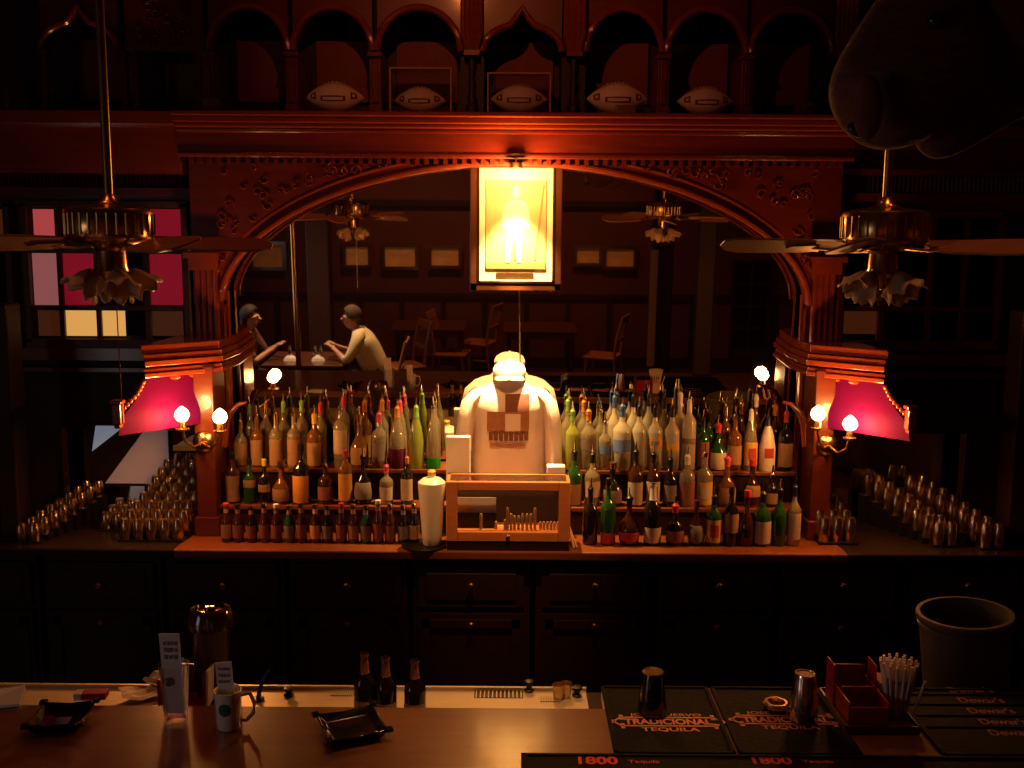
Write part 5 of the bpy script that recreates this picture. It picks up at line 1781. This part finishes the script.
def chain(nodes, edges, start, pts):
    prev = start
    for p in pts:
        nodes.append(p)
        edges.append((prev, len(nodes) - 1))
        prev = len(nodes) - 1
    return prev


def person(label, loc, rz, shirt, trousers, hairm, lean=.10, long_hair=False, bulk=1.0):
    t = thing('person', label, 'person', loc, rz)
    S = .46                                 # seat height
    n = [(0, 0, S + .10, .12)]
    e = []
    b = chain(n, e, 0, [(lean * .3, 0, S + .24, (.12, .10)), (lean * .9, 0, S + .44, (.14, .10)), (lean * 1.2, 0, S + .56, (.12, .09))])
    nk = chain(n, e, b, [(lean * 1.4, 0, S + .630, .054), (lean * 1.55 + .01, 0, S + .66, .054), (lean * 1.6 + .03, 0, S + .70, (.064, .070)),
                         (lean * 1.6 + .025, 0, S + .755, (.082, .094)), (lean * 1.6 + .015, 0, S + .805, (.076, .088)), (lean * 1.6 + .01, 0, S + .84, (.045, .05))])
    hd = Vector((lean * 1.6 + .02, 0, S + .75))
    ends = {}
    for s in (-1, 1):
        sh = chain(n, e, b, [(lean * 1.15, s * .15, S + .565, .062), (lean * 1.15 + .01, s * .195, S + .535, .056)])
        el = chain(n, e, sh, [(lean + .08, s * .235, S + .42, .046), (lean + .15, s * .25, S + .31, .042)])
        wr = chain(n, e, el, [(lean + .21, s * .19, S + .36, .036), (lean + .27, s * .12, S + .40, .027)])
        pl = chain(n, e, wr, [(lean + .30, s * .095, S + .42, (.030, .020)), (lean + .335, s * .075, S + .445, (.034, .018))])
        for f, (off, ln_) in enumerate(((-.030, .060), (-.010, .072), (.011, .068), (.031, .054))):
            chain(n, e, pl, [(lean + .350, s * .07 + off, S + .455, .009), (lean + .350 + ln_ * .5, s * .06 + off * 1.1, S + .475, .0085), (lean + .350 + ln_ * .9, s * .052 + off * 1.1, S + .470, .0075)])
        chain(n, e, pl - 1, [(lean + .305, s * .095 - s * .035, S + .435, .011), (lean + .325, s * .095 - s * .055, S + .455, .0095)])
        hp = chain(n, e, 0, [(.06, s * .09, S + .09, .085), (.24, s * .11, S + .075, .080), (.44, s * .12, S + .06, .062), (.45, s * .12, S - .12, .052), (.43, s * .12, .10, .038), (.44, s * .12, .05, .038), (.53, s * .13, .035, .034), (.58, s * .135, .032, .026)])
        # ear
        chain(n, e, nk - 2, [(hd.x - .005, s * .082, hd.z + .005, .018), (hd.x - .012, s * .096, hd.z + .012, .016)])
    # nose
    chain(n, e, nk - 2, [(hd.x + .085, 0, hd.z - .005, .020), (hd.x + .115, 0, hd.z - .022, .014)])
    chain(n, e, nk - 3, [(hd.x + .070, 0, hd.z - .075, .030)])
    body = skin_mesh('body', n, e, SKIN, t)
    # clothes follow the same joints a little wider
    n, e = [(-.01, 0, S + .06, .145 * bulk)], []
    b = chain(n, e, 0, [(lean * .3, 0, S + .24, (.150 * bulk, .135 * bulk)), (lean * .85, 0, S + .44, (.170 * bulk, .135 * bulk)), (lean * 1.15, 0, S + .57, (.125 * bulk, .11 * bulk)), (lean * 1.36, 0, S + .620, .068)])
    for s in (-1, 1):
        sh = chain(n, e, b - 1, [(lean * 1.15, s * .15, S + .565, .078), (lean * 1.15 + .01, s * .20, S + .53, .073)])
        chain(n, e, sh, [(lean + .08, s * .237, S + .42, .064), (lean + .145, s * .252, S + .32, .060)] + ([(lean + .19, s * .20, S + .355, .052)] if not long_hair else []))
    skin_mesh('shirt', n, e, shirt, t)
    n, e = [(0, 0, S + .09, .135)], []
    for s in (-1, 1):
        chain(n, e, 0, [(.07, s * .09, S + .09, .096), (.24, s * .11, S + .075, .090), (.45, s * .12, S + .06, .072), (.455, s * .12, S - .12, .064), (.43, s * .12, .11, .058)])
    skin_mesh('trousers', n, e, trousers, t)
    for s in (-1, 1):
        MB().loft([[(.38, s * .125 - .042, .001), (.60, s * .14 - .040, .001), (.64, s * .145, .001), (.60, s * .14 + .040, .001), (.38, s * .125 + .042, .001)],
                   [(.38, s * .125 - .042, .07), (.56, s * .14 - .036, .065), (.62, s * .145, .05), (.56, s * .14 + .036, .065), (.38, s * .125 + .042, .07)],
                   [(.39, s * .125 - .035, .10), (.48, s * .13 - .03, .10), (.50, s * .13, .10), (.48, s * .13 + .03, .10), (.39, s * .125 + .035, .10)]]).build('shoe', BLACK, t, world=False, bevel=.008)
        MB().sphere(tuple(hd + Vector((.083, s * .033, .018))), .011, 8).build('eye', BLACK, t, world=False, smooth=True)
    MB().box(tuple(hd + Vector((.098, 0, -.055))), (.008, .045, .006)).build('mouth', mat('lips', (.35, .10, .08), .5, vary=.1), t, world=False, bevel=.002)
    hb = bmesh.new()
    bmesh.ops.create_uvsphere(hb, u_segments=24, v_segments=16, radius=1)
    for v in hb.verts:
        v.co = Vector((v.co.x * .110 - .010, v.co.y * .103, v.co.z * .118 + .030))
    cut = [v for v in hb.verts if v.co.x * .80 - v.co.z * .62 > .012 or (v.co.z < -.035 and v.co.x > -.06)]
    bmesh.ops.delete(hb, geom=cut, context='VERTS')
    q = MB()
    q.bm.free()
    q.bm = hb
    for v in hb.verts:
        v.co += hd
    hr = q.build('hair', hairm, t, world=False, smooth=True)
    md = hr.modifiers.new('thickness', 'SOLIDIFY')
    md.thickness = .008
    if long_hair:
        n, e = [(hd.x - .055, 0, hd.z + .02, (.075, .075))], []
        chain(n, e, 0, [(hd.x - .070, 0, hd.z - .07, (.090, .045)), (hd.x - .095, 0, hd.z - .18, (.085, .035)), (hd.x - .11, 0, hd.z - .27, (.05, .02))])
        skin_mesh('long_hair', n, e, hairm, t)
    return t


CREAMSH = mat('cream_shirt', (0.72, 0.62, 0.38), .8, vary=.12, scale=12)
DKSH = mat('dark_patterned_top', (0.20, 0.09, 0.07), .8, vary=.7, scale=25, col2=(.03, .015, .015))
TROU = mat('dark_trousers', (.02, .018, .02), .85, vary=.3)
HAIRG = mat('brown_grey_hair', (.10, .06, .045), .8, vary=.4, scale=40)
HAIRD = mat('dark_hair', (.02, .012, .01), .7, vary=.4, scale=40)
MY = -.05
hp = V(347, 322, MY)
mx = hp.x + .34
person('person in a cream shirt, reflected in the mirror, leaning forward with elbows on the table', (mx, MY, 0), PI, CREAMSH, TROU, HAIRG, lean=.17, bulk=1.22)
wx = V(254, 322, MY).x
person('person in a dark patterned top, reflected at the left mirror edge, seated at the table', (wx - .16, MY + .02, 0), 0, DKSH, TROU, HAIRD, lean=.07, long_hair=True)
CHW = mat('chair_wood', (0.34, 0.13, 0.05), .45, vary=.4, scale=8, stretch=(1, 1, 6))


def chair(label, loc, rz, group=None):
    t = thing('dining_chair', label, 'chair', loc, rz, group)
    MB().b2(-.21, .21, -.21, .21, .425, .455).build('seat', CHW, t, world=False, bevel=.01)
    for x, y in ((.17, -.17), (.17, .17)):
        MB().tube([(x * 1.1, y * 1.1, 0), (x, y, .425)], [.016, .02], 8).build('leg', CHW, t, world=False, smooth=True)
    for y in (-.17, .17):
        MB().tube([(-.25, y * 1.08, 0), (-.19, y, .44), (-.22, y, .70), (-.29, y, .98)], [.016, .021, .019, .016], 8).build('leg', CHW, t, world=False, smooth=True)
    bk = MB()
    bk.box((-.285, 0, .93), (.022, .36, .10), Matrix.Rotation(-.22, 3, 'Y'))
    bk.box((-.225, 0, .66), (.02, .34, .045), Matrix.Rotation(-.2, 3, 'Y'))
    for k in range(4):
        bk.tube([(-.218, -.105 + .07 * k, .66), (-.275, -.105 + .07 * k, .90)], .009, 6)
    bk.build('backrest', CHW, t, world=False, bevel=.004)
    st_ = MB()
    for y in (-.17, .17):
        st_.tube([(-.215, y, .22), (.18, y, .22)], .010, 6)
    st_.tube([(-.02, -.17, .22), (-.02, .17, .22)], .010, 6)
    st_.build('stretcher', CHW, t, world=False, smooth=True)
    return t


chair('dining chair under the person in the cream shirt, reflected in the mirror', (mx + .02, MY, 0), PI)
chair('dining chair under the person in the patterned top at the mirror edge', (wx - .18, MY + .02, 0), 0)
TABM = mat('table_wood', (.10, .035, .018), .3, vary=.4, scale=6, stretch=(1, 6, 1), coat=.5)


def table(label, loc, w, d, h=.76, group=None):
    t = thing('dining_table', label, 'table', loc, 0, group)
    MB().b2(-w / 2, w / 2, -d / 2, d / 2, h - .035, h).build('tabletop', TABM, t, world=False, bevel=.008)
    for s in ((-1, -1), (1, -1), (1, 1), (-1, 1)):
        MB().tube([(s[0] * (w / 2 - .07), s[1] * (d / 2 - .07), 0), (s[0] * (w / 2 - .07), s[1] * (d / 2 - .07), h - .035)], [.022, .032], 10).build('leg', TABM, t, world=False, smooth=True)
    ap_ = MB()
    ap_.b2(-w / 2 + .06, w / 2 - .06, -d / 2 + .05, -d / 2 + .07, h - .11, h - .036).b2(-w / 2 + .06, w / 2 - .06, d / 2 - .07, d / 2 - .05, h - .11, h - .036)
    ap_.build('apron', TABM, t, world=False)
    return t


tcx = (mx - .11 - .45 + wx - .16 + .07 + .45) / 2
tw = (mx - .38) - (wx - .16 + .27)
table('dark wooden table between the man and woman reflected in the mirror', (tcx, MY, 0), max(.55, tw), .75)
for i, px in enumerate((290, 318)):
    x = V(px, 352, MY + .12).x
    u = thing('napkin_holder' if i == 0 else 'condiment_set', ['white napkin pile with a small lamp bottle on the reflected table, beside the pole', 'white dish with two glass shakers on the reflected table near the man'][i], 'tableware', (x, MY + .12, .7605))
    MB().loft([ell(0, 0, 0, .075, .06, 16), ell(0, 0, .03, .06, .05, 16), ell(0, 0, .055, .03, .03, 16)]).build('napkins', PAPER, u, world=False)
    for dx in ((0,) if i == 0 else (-.03, .03)):
        MB().lathe([(.018, .056 if i == 0 else .05), (.02, .08), (.018, .13), (.010, .15), (.012, .165), (.003, .17)], (dx, 0, 0), 12).build('shaker', CHROME, u, world=False, smooth=True)

# pole and post
a = V(296, 300, .75)
pl = thing('brass_pole', 'slim bright brass pole standing beside the reflected table', 'pole', (a.x, .75, 0))
MB().tube([(a.x, .75, .03), (a.x, .75, ZC)], .028, 14).build('shaft', BRASS, pl, smooth=True)
MB().lathe([(.07, 0), (.07, .015), (.035, .035)], (a.x, .75, .0005), 16).build('floor_flange', BRASS, pl, smooth=True)
a = V(321, 300, -.95)
struct('column_1', MB().b2(a.x - .13, a.x + .13, -1.08, -.82, 0, ZC), DARKW, bevel=.015)
a = V(652, 300, -1.1)
struct('column_2', MB().b2(a.x - .03, a.x + .22, -1.22, -.98, 0, ZC), DARKW, bevel=.015)
zt, zb = V(648, 250, -.97).z, V(648, 366, -.97).z
o = MB().b2(a.x - .05, a.x + .035, -.975, -.965, zb, zt).build('pale_notice_strip', mat('pale_strip', (.60, .36, .20), .7, vary=.25), base=(a.x, -.97, zb))
tag(o, 'tall narrow pale strip fixed to the reflected post right of the picture', 'notice')
# pictures on the far wall
YBK = YB + .03
for i, (px, py, w_, h_, say) in enumerate(((268, 256, 30, 22, 'at the far left, partly behind the post'), (357, 256, 22, 18, 'first right of the dark column'), (400, 257, 30, 19, 'second right of the dark column, the widest'),
                                           (445, 257, 27, 17, 'third right of the dark column'), (588, 256, 22, 14, 'just right of the bright picture'), (620, 258, 27, 17, 'left of the pale strip'))):
    c = V(px, py, YBK + .02)
    k = (c - V(px + 1, py, YBK + .02)).length
    w2, h2 = w_ * k / 2, h_ * k / 2
    u = thing('wall_picture', 'small framed picture reflected on the far wall, ' + say, 'picture', (c.x, YBK, c.z), group='small pictures on the far wall')
    m = MB()
    fw = .05
    m.b2(c.x - w2 - fw, c.x + w2 + fw, YBK + .001, YBK + .03, c.z + h2, c.z + h2 + fw).b2(c.x - w2 - fw, c.x + w2 + fw, YBK + .001, YBK + .03, c.z - h2 - fw, c.z - h2)
    m.b2(c.x - w2 - fw, c.x - w2, YBK + .001, YBK + .03, c.z - h2, c.z + h2).b2(c.x + w2, c.x + w2 + fw, YBK + .001, YBK + .03, c.z - h2, c.z + h2)
    m.build('frame', FRAMED, u)
    MB().b2(c.x - w2, c.x + w2, YBK + .004, YBK + .012, c.z - h2, c.z + h2).build('print', mat('amber_print', (.95, .62, .24), .6, vary=.6, scale=5, stretch=(1, 1, 2)), u)
# chairs and tables around
for i, (px, py, y, rz, say) in enumerate(((603, 345, -1.9, 200, 'with lit seat, right of the bright picture'), (404, 352, -1.2, 150, 'just behind the man'),
                                          (452, 336, -2.0, 10, 'at the table left of the bright picture'), (478, 332, -2.75, 200, 'below the left edge of the bright picture'))):
    c = V(px, py, y)
    chair('wooden dining chair reflected in the mirror, ' + say, (c.x, y, 0), R(rz), 'dining chairs in the reflected room')
for i, (px, y, say) in enumerate(((540, -2.2, 'below the bright picture'), (430, -2.3, 'beyond the man near the far wall'))):
    c = V(px, 320, y)
    table('dark wooden dining table reflected in the mirror, ' + say, (c.x, y, 0), .95, .75, group='dining tables in the reflected room')
# lattice window of the far wall
c0, c1 = V(735, 262, YBK + .02), V(765, 350, YBK + .02)
wd = thing('window_5', None, None, (c0.x, YBK, c1.z))
wd['kind'] = 'structure'
m = MB()
xa, xb = sorted((c0.x, c1.x))
for k in range(3):
    x = xa + (xb - xa) * k / 2
    m.b2(x - .02, x + .02, YBK + .001, YBK + .04, c1.z, c0.z)
for k in range(5):
    z = c1.z + (c0.z - c1.z) * k / 4
    m.b2(xa - .02, xb + .02, YBK + .001, YBK + .038, z - .02, z + .02)
m.build('window_frame', DARKW, wd)
MB().b2(xa, xb, YBK + .002, YBK + .006, c1.z, c0.z).build('pane', PDARK, wd)

# ------------------------------------------------------------------ mounted animal head at the upper right
TY = 2.05
hx_ = lambda px, py, Y=TY: P(px, py, Y)
pts = [(hx_(1180, -60, 2.15), .26), (hx_(1085, 10, 2.10), .25), (hx_(1000, 20, 2.05), .215), (hx_(940, 45, 2.02), .175), (hx_(893, 88, 1.98), .135), (hx_(868, 112, 1.96), .105), (hx_(858, 122, 1.95), .06)]
root = pts[0][0]
hd_ = thing('mounted_animal_head', 'big dark shaggy mounted animal head with drooping muzzle, filling the upper right corner', 'mounted head', root)
nn, ee = [], []
for i, (p, r) in enumerate(pts):
    q = p - root
    nn.append((q.x, q.y, q.z, r))
    if i:
        ee.append((i - 1, i))
# lower jaw hanging behind the muzzle
q = hx_(985, 95, 2.05) - root
nn.append((q.x, q.y, q.z, .09)); ee.append((2, len(nn) - 1))
q = hx_(945, 130, 2.02) - root
nn.append((q.x, q.y, q.z, .065)); ee.append((len(nn) - 2, len(nn) - 1))
q = hx_(922, 148, 2.0) - root
nn.append((q.x, q.y, q.z, .038)); ee.append((len(nn) - 2, len(nn) - 1))
body = skin_mesh('head_body', nn, ee, FUR, hd_, sub=3)
m = MB()
p = hx_(868, 108, 1.855)
m.sphere(p, .05, 10, (.55, .25, 1.15))
m.build('muzzle_patch', FURL, hd_, smooth=True)
p = hx_(862, 128, 1.87)
MB().sphere(p, .022, 10, (1.2, .5, .8)).build('nostril', BLACK, hd_, smooth=True)
p = hx_(935, 20, 1.86)
MB().sphere(p, .016, 10).build('eye', mat('glass_eye', (.02, .01, .008), .1, vary=.1), hd_, smooth=True)
p = hx_(1010, -60, 2.0)
MB().loft([[tuple(p + Vector((dx * w2, -.02 + dy * w2, dz))) for dx, dy in ((-.05, 0), (0, -.03), (.05, 0), (0, .03))] for dz, w2 in ((-.06, .7), (.0, 1.1), (.08, .9), (.15, .2))]).build('ear', FUR, hd_, smooth=True)
MB().lathe([(.30, 0), (.33, .02), (.33, .04), (.26, .06)], root + Vector((.20, .0, .02)), 28, Matrix.Rotation(-PI / 2, 3, 'Y')).build('mount_board', DARKW, hd_, bevel=.004)
# post the head hangs on
struct('column_3', MB().b2(root.x + .21, root.x + .36, 2.12, 2.24, BT, ZC), DARKW, bevel=.015)

# ------------------------------------------------------------------ render look
w = bpy.data.worlds.new('world')
SC.world = w
w.use_nodes = True
w.node_tree.nodes['Background'].inputs[0].default_value = (.02, .006, .004, 1)
w.node_tree.nodes['Background'].inputs[1].default_value = 1.0
SC.view_settings.view_transform = 'Standard'
SC.view_settings.look = 'None'
SC.view_settings.exposure = 0.0
SC.view_settings.gamma = 1.0
SC.view_settings.use_curve_mapping = False
cy = SC.cycles
cy.use_denoising = True
cy.max_bounces = 10
cy.transmission_bounces = 8
cy.transparent_max_bounces = 24
cy.caustics_reflective = False
cy.caustics_refractive = False
cy.sample_clamp_indirect = 3.0
